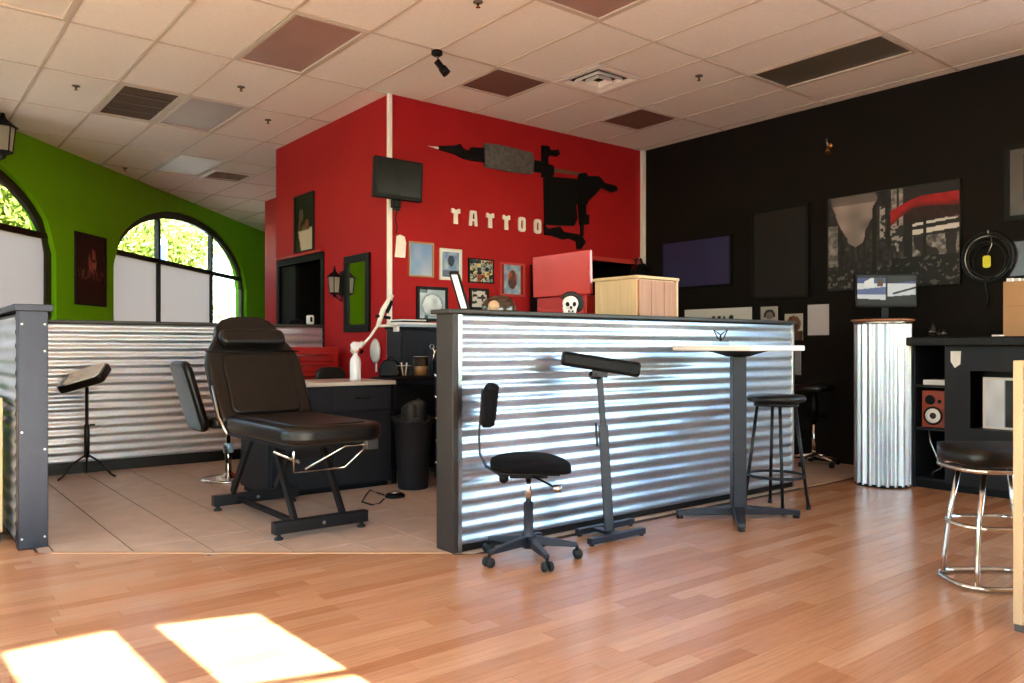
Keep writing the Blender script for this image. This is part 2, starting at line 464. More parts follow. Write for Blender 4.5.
for i in range(-2, 18):
    for j in range(0, 14):
        u0 = 1.108+TS*i+TG/2; v0 = 3.505+TS*j+TV/2 - .09
        poly = [(u0, v0), (u0+TS-TG, v0), (u0+TS-TG, v0+TS-TV), (u0, v0+TS-TV)]
        poly = clip(poly, -nx_, -ny_, -(nx_*TILE_EDGE_A[0]+ny_*TILE_EDGE_A[1]))
        if len(poly) >= 3: poly = clip(poly, 0, -1, -3.505)
        if len(poly) >= 3: poly = clip(poly, -1, 0, -.70)
        if len(poly) >= 3: poly = clip(poly, 1, 0, 7.25)
        if len(poly) >= 3: poly = clip(poly, 0, 1, 8.0)
        if len(poly) >= 3 and poly[0][0] > 3.74: poly = clip(poly, 0, 1, 6.5)
        if len(poly) < 3: continue
        ar = abs(sum(poly[k][0]*poly[(k+1) % len(poly)][1]-poly[(k+1) % len(poly)][0]*poly[k][1] for k in range(len(poly))))/2
        if ar < .002: continue
        MB().prism(poly, (0, 0, -.012), X, Y, Z, .012).build('floor_tile', M['ftile'], floor)
tr = MB()
tr.prism([(2.45, 3.565), (2.45, 3.605), (.74, 4.975), (.74, 4.935)], (0, 0, -.006), X, Y, Z, .009)
tr.build('threshold_strip', M['tan'], floor)
MB().box(5.75, 7.25, 3.485, 3.515, -.006, .003).build('threshold_strip', M['tan'], floor)

# ------------------------------------------------------------------ structure: walls
G0 = Vector((1.147, 10.119, 0)); GD = Vector((.6573, .7536, 0)); GN = Vector((.7536, -.6573, 0))
def gpt(s, h, off=0): return G0+GD*s+GN*off+Z*h

def wall_strips(mb, O, D, N, thick, s0, s1, top, openings, step=.16):
    """wall from s0 to s1 along D; openings: (a,b,sill,topfn). room face at O, outer face at -N*thick"""
    cuts = {s0, s1}
    for a, b, sill, fn in openings:
        n = max(1, int((b-a)/step)) if fn(a) != fn((a+b)/2) else 1
        for k in range(n+1): cuts.add(a+(b-a)*k/n)
    cuts = sorted(cuts)
    P = lambda s, h, k: O+D*s-N*(thick*k)+Z*h
    def slab(sa, sb, za, zb, zta, ztb):
        if max(zta-za, ztb-zb) < 1e-4: return
        mb.add([P(sa,za,0), P(sb,zb,0), P(sb,ztb,0), P(sa,zta,0), P(sa,za,1), P(sb,zb,1), P(sb,ztb,1), P(sa,zta,1)],
               [(0,1,2,3),(5,4,7,6),(4,5,1,0),(3,2,6,7),(4,0,3,7),(1,5,6,2)])
    for sa, sb in zip(cuts[:-1], cuts[1:]):
        m = (sa+sb)/2; op = [q for q in openings if q[0]-1e-6 < m < q[1]+1e-6]
        if not op: slab(sa, sb, 0, 0, top, top); continue
        a, b, sill, fn = op[0]
        if sill > 0: slab(sa, sb, 0, 0, sill, sill)
        slab(sa, sb, fn(sa), fn(sb), top, top)
    return mb

def arch(c, a, spring=2.22, rise=1.05):
    return lambda s: spring+rise*math.sqrt(max(0, 1-((s-c)/a)**2))
W2C, W2A = 4.43, 2.38
W1C, W1A = -1.60, 2.40
SILL = .55
TOPW = CEIL+.09
W0C, W0A = -6.35, 1.9
green_open = [(W0C-W0A, W0C+W0A, SILL, arch(W0C, W0A)), (W1C-W1A, W1C+W1A, SILL, arch(W1C, W1A)), (W2C-W2A, W2C+W2A, SILL, arch(W2C, W2A))]
mb = wall_strips(MB(), G0, GD, GN, .22, -8.74, 12.0, TOPW, green_open)
struct(mb.build('wall_green', M['green'], fix=False), 'lime green wall with two arched windows')

def arch_window(name, c, a, mull, film_upto, rail=2.42):
    w = group_empty(name, 'arched window with dark aluminium frame and frosted lower panes')  # unseen asphalt, kept dark so the iron reflects more sky
    fn = arch(c, a); OFF = -.06; T = .05  # pale slab added to send more light in through the left windows
    n = 28; ss = [c-a+2*a*k/n for k in range(n+1)]
    fw = .11
    # curved head and jambs
    m = MB()
    outer = [(c-a, SILL)]+[(s, fn(s)) for s in ss]+[(c+a, SILL)]
    fi = arch(c, a-fw, 2.22, 1.05-fw)
    inner = [(c-a+fw, SILL+fw)]+[(max(c-a+fw, min(c+a-fw, s)), fi(s)) for s in ss]+[(c+a-fw, SILL+fw)]
    m.ring(outer, inner, gpt(0, 0, OFF-T), GD, Z, GN, T)
    m.build('window_frame', M['frame_grey'], w, fix=True)
    for s in mull:
        MB().frame_box(gpt(s-.035, SILL, OFF-T-.005), GD, Z, GN, .07, fi(s)-SILL, T+.02).build('mullion', M['frame_dark'], w)
    MB().frame_box(gpt(c-a+.02, rail-.035, OFF-T-.003), GD, Z, GN, 2*a-.04, .07, T+.012).build('rail', M['frame_dark'], w)
    cols = [c-a+.03]+list(mull)+[c+a-.03]
    for s0, s1 in zip(cols[:-1], cols[1:]):
        film = (s0+s1)/2 < film_upto
        MB().frame_box(gpt(s0+.02, SILL+.03, OFF-.03), GD, Z, GN, s1-s0-.04, rail-SILL-.05, .006).build('frosted_pane' if film else 'pane', M['film'] if film else M['glass'], w)
        k = 10; pts = [s0+.02+(s1-s0-.04)*i/k for i in range(k+1)]
        poly = [(pts[0], rail+.02), (pts[-1], rail+.02)]+[(s, max(rail+.03, fi(s)+.01)) for s in reversed(pts)]
        MB().prism(poly, gpt(0, 0, OFF-.03), GD, Z, GN, .006).build('pane', M['glass'], w)
    MB().frame_box(gpt(c-a-.03, SILL-.04, -.14), GD, Z, GN, 2*a+.06, .035, .17).build('window_sill', M['green'], w)
    return w
arch_window('window_0', W0C, W0A, (-7.1, -5.6), -99)  # unseen window added for more light from the left
arch_window('window_1', W1C, W1A, (-2.7, -.55), 99)
arch_window('window_2', W2C, W2A, (3.42, 5.33), 5.3)

# red block
D1 = (7.95, 9.08); D2 = (6.34, 7.18)
mb = wall_strips(MB(), Vector((3.75, 9.2, 0)), -Y, -X, .12, 0, 2.7, TOPW, [(9.2-D1[1], 9.2-D1[0], 0, lambda s: 2.07)])
struct(mb.build('wall_red_side', M['red'], fix=False), 'red side wall with black doorway')
mb = wall_strips(MB(), Vector((3.87, 6.5, 0)), X, -Y, .12, 0, 3.38, TOPW, [(D2[0]-3.87, D2[1]-3.87, 0, lambda s: 2.11)])
struct(mb.build('wall_red_front', M['red'], fix=False), 'deep red feature wall with lettering and machine cutout')
struct(B(3.87, 5.07, 9.08, 9.2, 0, TOPW).build('wall_red_end', M['red']), 'short red return wall')
struct(B(4.95, 5.07, 9.2, 12.6, 0, TOPW).build('wall_red_recess', M['red']), 'red wall in the recess behind the doorway')
struct(B(5.07, 9.2, 12.48, 12.6, 0, TOPW).build('wall_back_hall', M['cream']), 'cream wall of the rear hall')
struct(B(9.0, 9.2, 12.6, 19.6, 0, TOPW).build('wall_far_hall', M['cream']), 'cream wall at the far end of the hall')
mb = wall_strips(MB(), Vector((7.25, 12.48, 0)), -Y, -X, .15, 0, 16.88, TOPW, [(12.48-1.85, 12.48+3.8, 1.25, lambda s: 3.0)])
struct(mb.build('wall_black', M['black_wall'], fix=False), 'black painted wall hung with pictures')
mb = wall_strips(MB(), Vector((-4.6, -.7, 0)), Y, X, .2, 0, 4.25, TOPW, [(.8, 3.9, .6, lambda s: 3.0)])
struct(mb.build('wall_left', M['green'], fix=False), 'green wall with an added window beside the arched windows')
w = group_empty('window_20', 'unseen side window added in the black wall')  # out of view, opened and widened so the iron reflects sky
B(7.31, 7.316, -3.8, 1.85, 1.25, 3.0).build('pane', M['glass'], w)
for vv in (-2.4, -1.0, .4): B(7.29, 7.34, vv-.03, vv+.03, 1.25, 3.0).build('mullion', M['frame_dark'], w)
w = group_empty('window_21', 'unseen side window added in the green wall')  # out of view, added to brighten the room from the left
B(-4.70, -4.694, .1, 3.2, .6, 3.0).build('pane', M['glass'], w)
for vv in (1.13, 2.16): B(-4.72, -4.67, vv-.03, vv+.03, .6, 3.0).build('mullion', M['frame_dark'], w)
portal('portal_window_20', Vector((7.43, -.975, 2.12)), -Y, -X, 5.65, 1.75)
portal('portal_window_21', Vector((-4.83, 1.65, 1.8)), Y, X, 3.1, 2.4)
portal('portal_window_0', gpt(W0C, 1.9, -.24), GD, GN, 2*W0A, 2.7)
struct(MB().box(3.725, 3.765, 6.475, 6.515, 0, CEIL-.002).build('trim_1', M['white'], bevel=.004), 'white corner bead on the red wall')
struct(B(7.20, 7.248, 6.45, 6.498, 1.0, CEIL-.002).build('trim_2', M['white']), 'white corner bead between red and black walls')
struct(B(4.55, 4.65, 6.62, 9.08, 0, TOPW).build('dark_lining', M['black_wall']), 'added black lining that darkens the side doorway')  # linings added so the rooms behind the doorways read dark
struct(B(3.87, 4.55, 9.05, 9.08, 0, TOPW).build('dark_lining_end', M['black_wall']), 'added black end lining that darkens the side doorway')
struct(B(5.0, 7.25, 8.0, 8.1, 0, TOPW).build('dark_lining_back', M['black_wall']), 'added black lining that darkens the front doorway')
# casing and open leaf of the side doorway, casing of the front doorway
d1 = group_empty('door_1', 'black door casing and open black door in the red side wall')
B(3.735, 3.88, D1[0]-.07, D1[0], 0, 2.14).build('door_jamb', M['frame_black'], d1)
B(3.735, 3.88, D1[1], D1[1]+.07, 0, 2.14).build('door_jamb', M['frame_black'], d1)
B(3.735, 3.88, D1[0], D1[1], 2.07, 2.14).build('door_head', M['frame_black'], d1)
leaf = B(3.76, 3.80, D1[1]-.42, D1[1]-.01, .01, 2.06).build('door_leaf', M['black'], d1)
MB().tube([(3.76, D1[1]-.38, 1.02), (3.72, D1[1]-.38, 1.02), (3.72, D1[1]-.28, 1.02)], .010).build('door_handle', M['steel'], leaf)
B(3.70, 3.88, D1[0]-.10, D1[1]+.02, 2.142, 2.168).build('door_ledge', M['redmetal'], d1)
d2 = group_empty('door_2', 'red door casing in the red front wall')
B(D2[0]-.06, D2[0], 6.48, 6.62, 0, 2.16).build('door_jamb', M['frame_red'], d2)
B(D2[0]-.06, 7.24, 6.48, 6.62, 2.11, 2.16).build('door_head', M['frame_red'], d2)
# ---- storefront behind the camera
SFa, SFb = Vector((7.25, -1.96-.31*7.25, 0)), Vector((-4.6, -1.96+.31*4.6, 0))
SD = (SFb-SFa).normalized(); SN = Vector((-SD.y, SD.x, 0)); SN = SN if SN.y > 0 else -SN
def s_of_u(u): return (7.25-u)/abs(SD.x)
SHIFT = .189
sf_open = []
pane_u = []
for k in range(9):
    ur = 1.285+SHIFT-k*.522; ul = ur-.392
    if ul < -4.3: break
    pane_u.append((ul, ur)); sf_open.append((s_of_u(ur), s_of_u(ul), .30, lambda s: 3.055))
arc_u = [(5.0, 6.95)]
for ul, ur in arc_u: sf_open.append((s_of_u(ur), s_of_u(ul), 1.0, lambda s: 3.0))
SL = (SFb-SFa).length
mb = wall_strips(MB(), SFa, SD, SN, .07, 0, SL, TOPW, sf_open)
struct(mb.build('wall_storefront', M['cream'], fix=False), 'storefront wall with tall window panes')
for n, (ul, ur) in enumerate(pane_u+arc_u):
    w = group_empty('window_%d' % (n+3), 'storefront window')
    sa, sb = s_of_u(ur), s_of_u(ul); sill = .30 if ur < 2 else 1.0
    P = lambda s, h, k: SFa+SD*s-SN*k+Z*h
    MB().frame_box(P(sa, sill, .04), SD, Z, SN, sb-sa, (3.055 if ur < 2 else 3.0)-sill, .006).build('pane', M['glass'], w)
    if ur < 2:
        MB().frame_box(P(sa, 2.61, .05), SD, Z, SN, sb-sa, .025, .03).build('rail', M['frame_dark'], w)
up0, up1 = pane_u[-1][0], pane_u[0][1]
portal('portal_storefront_sun', SFa+SD*(s_of_u((up0+up1)/2))-SN*.1+Z*1.65, SD, SN, (up1-up0)/abs(SD.x), 2.7)
portal('portal_storefront_shaded', SFa+SD*(s_of_u(5.975))-SN*.1+Z*2.0, SD, SN, 1.95/abs(SD.x), 2.0)
portal('portal_window_1', gpt(W1C, 1.9, -.24), GD, GN, 2*W1A, 2.7)
portal('portal_window_2', gpt(W2C, 1.9, -.24), GD, GN, 2*W2A, 2.7)
# unseen arcade roof added outside to block the sun
ar = MB(); a0 = 1.72
ar.prism([(a0, -2.03-.31*a0), (7.6, -2.03-.31*7.6), (7.6, -6.4-.31*7.6), (a0, -6.4-.31*a0)], (0, 0, 3.2), X, Y, Z, .25)
arc = struct(ar.build('shade_roof', M['cream']), 'unseen roof added outside the storefront to block the sun')
for u in (1.9, 4.6, 7.3):
    B(u-.14, u+.14, -6.25-.31*u, -5.97-.31*u, -.02, 3.2).build('shade_roof_pillar', M['cream'], arc)

# ------------------------------------------------------------------ structure: ceiling
ceiling = group_empty('ceiling', 'suspended ceiling of white mineral tiles')
cover = [(7.35, SFa.y-.05), (9.2, 12.0), (9.2, 19.6), tuple((gpt(12.2, 0, -.2))[:2]), (-4.75, 3.4), (-4.75, -.6)]
MB().prism(cover, (0, 0, CEIL+.04), X, Y, Z, .06).build('ceiling_backing', M['dark'], ceiling)
CU, CV = (lambda k: 1.091+.6026*k), (lambda j: 2.905+1.2036*j)
def in_room(u, v):
    if u > 7.24 and v < 12.5 or u < -4.6: return False
    if v < -1.96-.31*u: return False
    if (Vector((u, v, 0))-G0).dot(GN) < 0: return False
    if 3.75 < u and 6.5 < v < 9.2: return False
    if 4.95 < u and 9.1 < v < 12.6: return False
    return u < 9 and v < 19.2
full = {(2,2), (4,0), (8,0), (-1,2), (1,4), (2,4), (3,6)}
half = {(5,2): 0, (6,1): 1, (8,2): 0, (4,6): 1}
tb = MB(); rest = MB(); BW = .0105
def tile_box(u0, u1, v0, v1):
    pad = .0112
    return MB().box(u0+pad, u1-pad, v0+pad, v1-pad, CEIL+.003, CEIL+.018)
for k in range(-10, 14):
    for j in range(-7, 14):
        u0, u1, v0, v1 = CU(k), CU(k+1), CV(j), CV(j+1)
        pts = [(u0, v0), (u1, v0), (u1, v1), (u0, v1), ((u0+u1)/2, (v0+v1)/2)]
        ins = [in_room(*p) for p in pts]
        if not any(ins): continue
        rects = [(v0, v1)]
        if (k, j) in full: rects = []
        if (k, j) in half: vm = (v0+v1)/2; rects = [(v0, vm)] if half[(k, j)] == 1 else [(vm, v1)]
        for (a, b) in rects:
            c = project((u0+u1)/2, (a+b)/2, CEIL)
            if c[0] is not None and -120 < c[0] < 1150 and -120 < c[1] < 700:
                tile_box(u0, u1, a, b).build('ceiling_tile', M['tile_ceiling'], ceiling, bevel=.003, seg=1)
            else:
                rest.box(u0+.012, u1-.012, a+.012, b-.012, CEIL+.003, CEIL+.018)
        tb.box(u0-BW, u0+BW, v0, v1, CEIL-.002, CEIL+.028); tb.box(u0, u1, v0-BW, v0+BW, CEIL-.0015, CEIL+.028)
        if (k, j) in half: tb.box(u0, u1, (v0+v1)/2-BW, (v0+v1)/2+BW, CEIL-.0015, CEIL+.028)
tb.build('ceiling_grid', M['tbar'], ceiling, fix=False)
rest.build('far_tiles', M['tile_ceiling'], ceiling, fix=False)['kind'] = 'stuff'

def cell(k, j, hf=None):
    u0, u1, v0, v1 = CU(k), CU(k+1), CV(j), CV(j+1)
    if hf == 0: v1 = (v0+v1)/2
    if hf == 1: v0 = (v0+v1)/2
    p = .013
    return u0+p, u1-p, v0+p, v1-p
def rim(name, mat, par, u0, u1, v0, v1, w, z0, z1):
    m = MB().ring([(u0,v0),(u1,v0),(u1,v1),(u0,v1)], [(u0+w,v0+w),(u1-w,v0+w),(u1-w,v1-w),(u0+w,v1-w)], (0,0,z0), X, Y, Z, z1-z0)
    return m.build(name, mat, par)
def troffer(k, j, mat, label, hf=None, name='ceiling_light', cat='ceiling light', grp=None):
    u0, u1, v0, v1 = cell(k, j, hf)
    t = thing(name, label, cat, ((u0+u1)/2, (v0+v1)/2, CEIL), 0, grp)
    rim('frame', M['tbar'], t, u0, u1, v0, v1, .028, CEIL-.006, CEIL+.03)
    B(u0+.02, u1-.02, v0+.02, v1-.02, CEIL+.006, CEIL+.012).build('diffuser', mat, t)
    return t
troffer(2, 2, M['diffuser'], 'unlit ceiling light with pinkish diffuser above the recliner')
troffer(4, 0, M['diffuser'], 'unlit ceiling light with pinkish diffuser in front of the four-way vent')
troffer(8, 0, M['diffuser_dark'], 'unlit dark grey ceiling light beside the black wall')
troffer(-1, 2, M['white'], 'unlit ceiling light with pale diffuser beside the green wall')
troffer(2, 4, M['diffuser'], 'unlit ceiling light with greyish diffuser beside the dark return grille')
troffer(3, 6, M['white'], 'pale ceiling light panel beside the rusty vent')
for (k, j, hf, lab) in ((5, 2, 0, 'brown square ceiling panel above the red feature wall, nearer the spotlight'), (8, 2, 0, 'brown square ceiling panel near the corner of the black wall')):
    u0, u1, v0, v1 = cell(k, j, hf)
    t = thing('ceiling_panel', lab, 'ceiling panel', ((u0+u1)/2, (v0+v1)/2, CEIL))
    rim('frame', M['tbar'], t, u0, u1, v0, v1, .018, CEIL-.003, CEIL+.02)
    B(u0+.014, u1-.014, v0+.014, v1-.014, CEIL+.002, CEIL+.012).build('panel', M['brown_panel'], t)
# four way diffuser
u0, u1, v0, v1 = cell(6, 1, 1)
t = thing('ceiling_vent', 'white four-way air diffuser with stepped square louvres', 'vent', ((u0+u1)/2, (v0+v1)/2, CEIL))
rim('frame', M['tile_ceiling'], t, u0, u1, v0, v1, .05, CEIL-.006, CEIL+.02)
B(u0+.05, u1-.05, v0+.05, v1-.05, CEIL+.030, CEIL+.036).build('duct', M['dark'], t)
for q, w in enumerate((.062, .128, .194)):
    a0_, a1_, b0_, b1_ = u0+w, u1-w, v0+w, v1-w
    m = MB(); n = .018; zt = CEIL+.020; zb = CEIL-.006-.007*q
    m.add([(a0_-.0,b0_,zb),(a1_,b0_,zb),(a1_,b1_,zb),(a0_,b1_,zb),(a0_+n,b0_+n,zt),(a1_-n,b0_+n,zt),(a1_-n,b1_-n,zt),(a0_+n,b1_-n,zt),
           (a0_+.006,b0_+.006,zb),(a1_-.006,b0_+.006,zb),(a1_-.006,b1_-.006,zb),(a0_+.006,b1_-.006,zb),(a0_+n+.006,b0_+n+.006,zt),(a1_-n-.006,b0_+n+.006,zt),(a1_-n-.006,b1_-n-.006,zt),(a0_+n+.006,b1_-n-.006,zt)],
          [(0,1,5,4),(1,2,6,5),(2,3,7,6),(3,0,4,7),(8,12,13,9),(9,13,14,10),(10,14,15,11),(11,15,12,8),(0,8,9,1),(1,9,10,2),(2,10,11,3),(3,11,8,0),(4,5,13,12),(5,6,14,13),(6,7,15,14),(7,4,12,15)])
    m.build('louvre', M['tile_ceiling'], t, fix=False)
# return grille
u0, u1, v0, v1 = cell(1, 4)
t = thing('ceiling_vent', 'dark slatted return air grille in the ceiling', 'vent', ((u0+u1)/2, (v0+v1)/2, CEIL))
rim('frame', M['tbar'], t, u0, u1, v0, v1, .05, CEIL-.005, CEIL+.02)
B(u0+.04, u1-.04, v0+.04, v1-.04, CEIL+.032, CEIL+.037).build('duct', M['dark'], t)
for q in range(3):
    vv = v0+.05+(v1-v0-.1)*(q+1)/4
    B(u0+.04, u1-.04, vv-.02, vv+.02, CEIL-.003, CEIL+.01).build('cross_bar', M['grille'], t)
for q in range(16):
    vv = v0+.07+(v1-v0-.14)*q/15
    MB().frame_box((u0+.045, vv, CEIL+.028), X, Vector((0,.75,-.66)), Vector((0,.66,.75)), u1-u0-.09, .05, .003).build('slat', M['grille'], t)
u0, u1, v0, v1 = cell(4, 6, 1)
t = thing('ceiling_vent', 'small rusty-stained ceiling vent beside the pale light panel', 'vent', ((u0+u1)/2, (v0+v1)/2, CEIL))
rim('frame', M['white'], t, u0, u1, v0, v1, .06, CEIL-.006, CEIL+.02)
B(u0+.05, u1-.05, v0+.05, v1-.05, CEIL+.024, CEIL+.03).build('duct', M['dark'], t)
for q in range(5):
    vv = v0+.08+(v1-v0-.16)*q/4
    MB().frame_box((u0+.055, vv, CEIL+.02), X, Vector((0,.75,-.66)), Vector((0,.66,.75)), u1-u0-.11, .05, .003).build('slat', M['rust'], t)
# sprinkler heads
for (u, v, lab) in ((1.417, 8.081, 'sprinkler head in the tile beside the dark return grille'), (2.594, 7.172, 'sprinkler head in the tile behind the pinkish light above the recliner'),
                    (3.191, 8.04, 'sprinkler head in the tile beside the red side wall'), (2.573, 11.385, 'sprinkler head in the tile near the green wall and pale light panel'),
                    (5.607, 4.378, 'sprinkler head between the four-way diffuser and the dark grey light'), (3.221, 4.386, 'sprinkler head in a tile in front of the black ceiling spotlight')):
    t = thing('sprinkler_head', lab, 'sprinkler', (u, v, CEIL), 0, 'sprinkler heads in the ceiling')
    MB().lathe([(.0, .003), (.034, .003), (.034, -.004), (.012, -.012), (0, -.012)], (u, v, CEIL), 14).build('escutcheon', M['grille'], t)
    MB().lathe([(.008, -.01), (.008, -.03), (.016, -.034), (.016, -.038), (0, -.038)], (u, v, CEIL), 10).build('deflector', M['brass'], t)
# small ceiling spotlight
sx, sy = 3.50, 5.32
t = thing('spotlight', 'small black swivel spotlight fixed to the ceiling', 'spotlight', (sx, sy, CEIL))
MB().lathe([(0, 0), (.045, 0), (.045, -.03), (.02, -.045), (0, -.045)], (sx, sy, CEIL), 16).build('mount', M['black'], t)
MB().tube([(sx, sy, CEIL-.04), (sx+.02, sy, CEIL-.09)], .010).build('stem', M['steel'], t)
dirv = Vector((.5, -.35, -.75)).normalized()
c = Vector((sx+.02, sy, CEIL-.10))
MB().tube([c-dirv*.03, c+dirv*.03, c+dirv*.04, c+dirv*.10], [.026, .026, .034, .036], 14).build('head', M['black'], t)
# ------------------------------------------------------------------ partitions of corrugated iron
PER, AMP = .0765, .010
def corrugated(mb, O, D, N, length, h0, h1, nseg=1):
    """horizontal corrugations: sheet in plane through O along D, ribs stick out along N"""
    n = int((h1-h0)/PER*8); back = .004
    prof = [(h0+(h1-h0)*i/n, AMP*(.5+.5*math.sin(2*math.pi*((h1-h0)*i/n)/PER))) for i in range(n+1)]
    fr = [[O+D*(length*e)+Z*h+N*(a+.003) for h, a in prof] for e in (0, 1)]
    m = n+1; up = D.cross(Z).dot(N) > 0
    front = [(i, m+i, m+i+1, i+1) if up else (i, i+1, m+i+1, m+i) for i in range(n)]
    mb.add(fr[0]+fr[1], front, True)
    mb.add([p-N*.002 for q in fr for p in q], [tuple(reversed(f)) for f in front], True)
    return mb
PV = 3.565
# front partition
t = thing('partition', 'low front partition clad in corrugated iron with dark cap', 'partition', (2.45, 3.63, 0))
B(2.47, 5.74, PV+.006, PV+.135, 0, 1.30).build('core', M['cap'], t)
B(2.44, 2.475, PV-.012, PV+.15, 0, 1.31).build('end_board', M['cap'], t, bevel=.004)
B(5.735, 5.765, PV-.012, PV+.15, 0, 1.31).build('end_board', M['steel'], t, bevel=.004)
L1 = 1.63
corrugated(MB(), Vector((2.49, PV+.006, 0)), X, -Y, L1, .035, 1.295).build('iron_sheet', M['galv_h'], t, fix=False)
corrugated(MB(), Vector((2.47+L1, PV+.003, 0)), X, -Y, 5.735-2.47-L1, .035, 1.295).build('iron_sheet', M['galv_h'], t, fix=False)
corrugated(MB(), Vector((5.735, PV+.135, 0)), -X, Y, 3.26, .035, 1.295).build('iron_sheet', M['galv_h'], t, fix=False)
B(2.475, 2.50, PV-.014, PV+.004, 0, 1.30).build('edge_trim', M['steel'], t)
B(2.41, 5.78, PV-.03, PV+.165, 1.305, 1.33).build('cap', M['cap'], t, bevel=.005)
B(2.475, 5.735, PV-.012, PV+.004, .002, .04).build('base_strip', M['frame_dark'], t)
# left partition with end post
t = thing('partition', 'left partition of corrugated iron ending in a dark steel post', 'partition', (.68, 5.1, 0))
B(.625, .745, 5.2, 7.88, 0, 1.31).build('core', M['cap'], t)
corrugated(MB(), Vector((.620, 7.88, 0)), -Y, -X, 2.68, .04, 1.29).build('iron_sheet', M['galv_h'], t, fix=False)
corrugated(MB(), Vector((.750, 5.2, 0)), Y, X, 2.6, .04, 1.29).build('iron_sheet', M['galv_h'], t, fix=False)
B(.612, .758, 5.11, 5.2, 0, 1.325).build('end_post', M['post'], t, bevel=.004)
for (a, b) in ((.63, 1.25), (.74, 1.25), (.63, .06), (.74, .06), (.63, .65), (.74, .55), (.74, 1.1)):
    MB().tube([(a, 5.112, b), (a, 5.106, b)], .006, 8).build('rivet', M['steel'], t)
B(.59, .78, 5.085, 7.90, 1.322, 1.36).build('cap', M['post'], t, bevel=.004)
# back partition
t = thing('partition', 'rear partition of corrugated iron running to the red wall', 'partition', (2.2, 7.95, 0))
B(.78, 3.735, 7.91, 8.02, 0, 1.33).build('core', M['cap'], t)
corrugated(MB(), Vector((.77, 7.905, 0)), X, -Y, 2.965, .10, 1.325).build('iron_sheet', M['galv_h'], t, fix=False)
corrugated(MB(), Vector((3.735, 8.02, 0)), -X, Y, 2.96, .10, 1.325).build('iron_sheet', M['galv_h'], t, fix=False)
B(.77, 3.735, 7.88, 8.045, 1.332, 1.36).build('cap', M['cap'], t, bevel=.004)
B(.77, 3.735, 7.888, 7.906, .002, .10).build('baseboard', M['frame_dark'], t)

# ------------------------------------------------------------------ recliner
t = thing('tattoo_recliner', 'black vinyl tattoo recliner on folding steel legs', 'recliner', (2.1, 4.95, 0))
def rounded_rect(x0, x1, y0, y1, r, n=6):
    out = []
    for cx, cy, a0_ in ((x1-r, y0+r, -90), (x1-r, y1-r, 0), (x0+r, y1-r, 90), (x0+r, y0+r, 180)):
        for k in range(n+1):
            a = math.radians(a0_+90*k/n); out.append((cx+r*math.cos(a), cy+r*math.sin(a)))
    return out
seat = MB().prism(rounded_rect(1.78, 2.42, 4.18, 5.30, .16), (0, 0, .565), X, Y, Z, .105).build('seat', M['vinyl'], t, bevel=.035, seg=4)
MB().prism(rounded_rect(1.86, 2.34, 4.26, 5.18, .12), (0, 0, .655), X, Y, Z, .022).build('seat_panel', M['vinyl'], seat, bevel=.012, seg=3)
bdir = Vector((0, .45, .694)).normalized(); bnr = Vector((0, -.694, .45)).normalized()
prof = [(-.325, -.02), (-.338, .25), (-.34, .45), (-.325, .53), (-.275, .62), (-.24, .68), (-.225, .75), (-.18, .81), (-.10, .845)]
prof = prof+[(-x, y) for x, y in reversed(prof)]
back = MB().prism(prof, Vector((2.1, 5.27, .645)), X, bdir, bnr, -.09).build('backrest', M['vinyl'], t, bevel=.03, seg=4)
MB().prism(rounded_rect(-.24, .24, .03, .50, .05), Vector((2.1, 5.27, .645)), X, bdir, bnr, .022).build('back_panel', M['vinyl'], back, bevel=.012, seg=3)
MB().tube([Vector((2.1-.335, 5.27, .645))+bdir*.53+bnr*.004, Vector((2.1+.335, 5.27, .645))+bdir*.53+bnr*.004], .006, 6).build('piping', M['black'], back)
pil = MB().prism(rounded_rect(-.235, .235, .555, .685, .05), Vector((2.1, 5.27, .645)), X, bdir, bnr, .075).build('headrest', M['vinyl'], t, bevel=.03, seg=4)
B(1.84, 2.36, 4.35, 5.30, .53, .565).build('seat_frame', M['black_metal'], t)
for vv in (4.45, 5.50):
    b = B(1.795, 2.40, vv-.03, vv+.03, .035, .105).build('foot_bar', M['black_metal'], t, bevel=.004)
    for u in (1.83, 2.365):
        MB().lathe([(0, 0), (.026, 0), (.026, .012), (.012, .018), (.012, .04), (0, .04)], (u, vv, 0), 14).build('glide', M['rubber'], b)
    MB().tube([(2.10, vv-.031, .07), (2.10, vv-.036, .07)], .011, 10).build('bolt', M['steel'], b)
for (u, v0_, v1_) in ((1.93, 4.45, 4.78), (2.24, 4.45, 4.78), (1.93, 5.50, 5.12), (2.24, 5.50, 5.12)):
    d = Vector((0, v1_-v0_, .45)); 
    MB().frame_box(Vector((u-.012, v0_-.025, .10)), X, d.normalized(), Vector((0, d.normalized().z, -d.normalized().y)), .024, d.length, .05).build('leg', M['black_metal'], t)
B(1.955, 1.985, 4.47, 5.48, .055, .085).build('stretcher', M['black_metal'], t)
MB().tube([(1.90, 4.40, .52), (1.93, 4.47, .38), (2.26, 4.47, .38), (2.36, 4.34, .53), (2.20, 4.34, .53), (1.98, 4.42, .40)], .007, 8).build('linkage_rod', M['chrome'], t)
MB().tube([(1.82, 4.50, .51), (1.96, 4.45, .44)], .011, 8).build('gas_strut', M['chrome'], t)
B(2.33, 2.40, 4.30, 4.36, .50, .56).build('hinge_plate', M['steel'], t)
MB().tube([(1.765, 5.12, .56), (1.762, 5.28, .66), (1.762, 5.40, .86)], .010, 8).build('side_rail', M['chrome'], t)

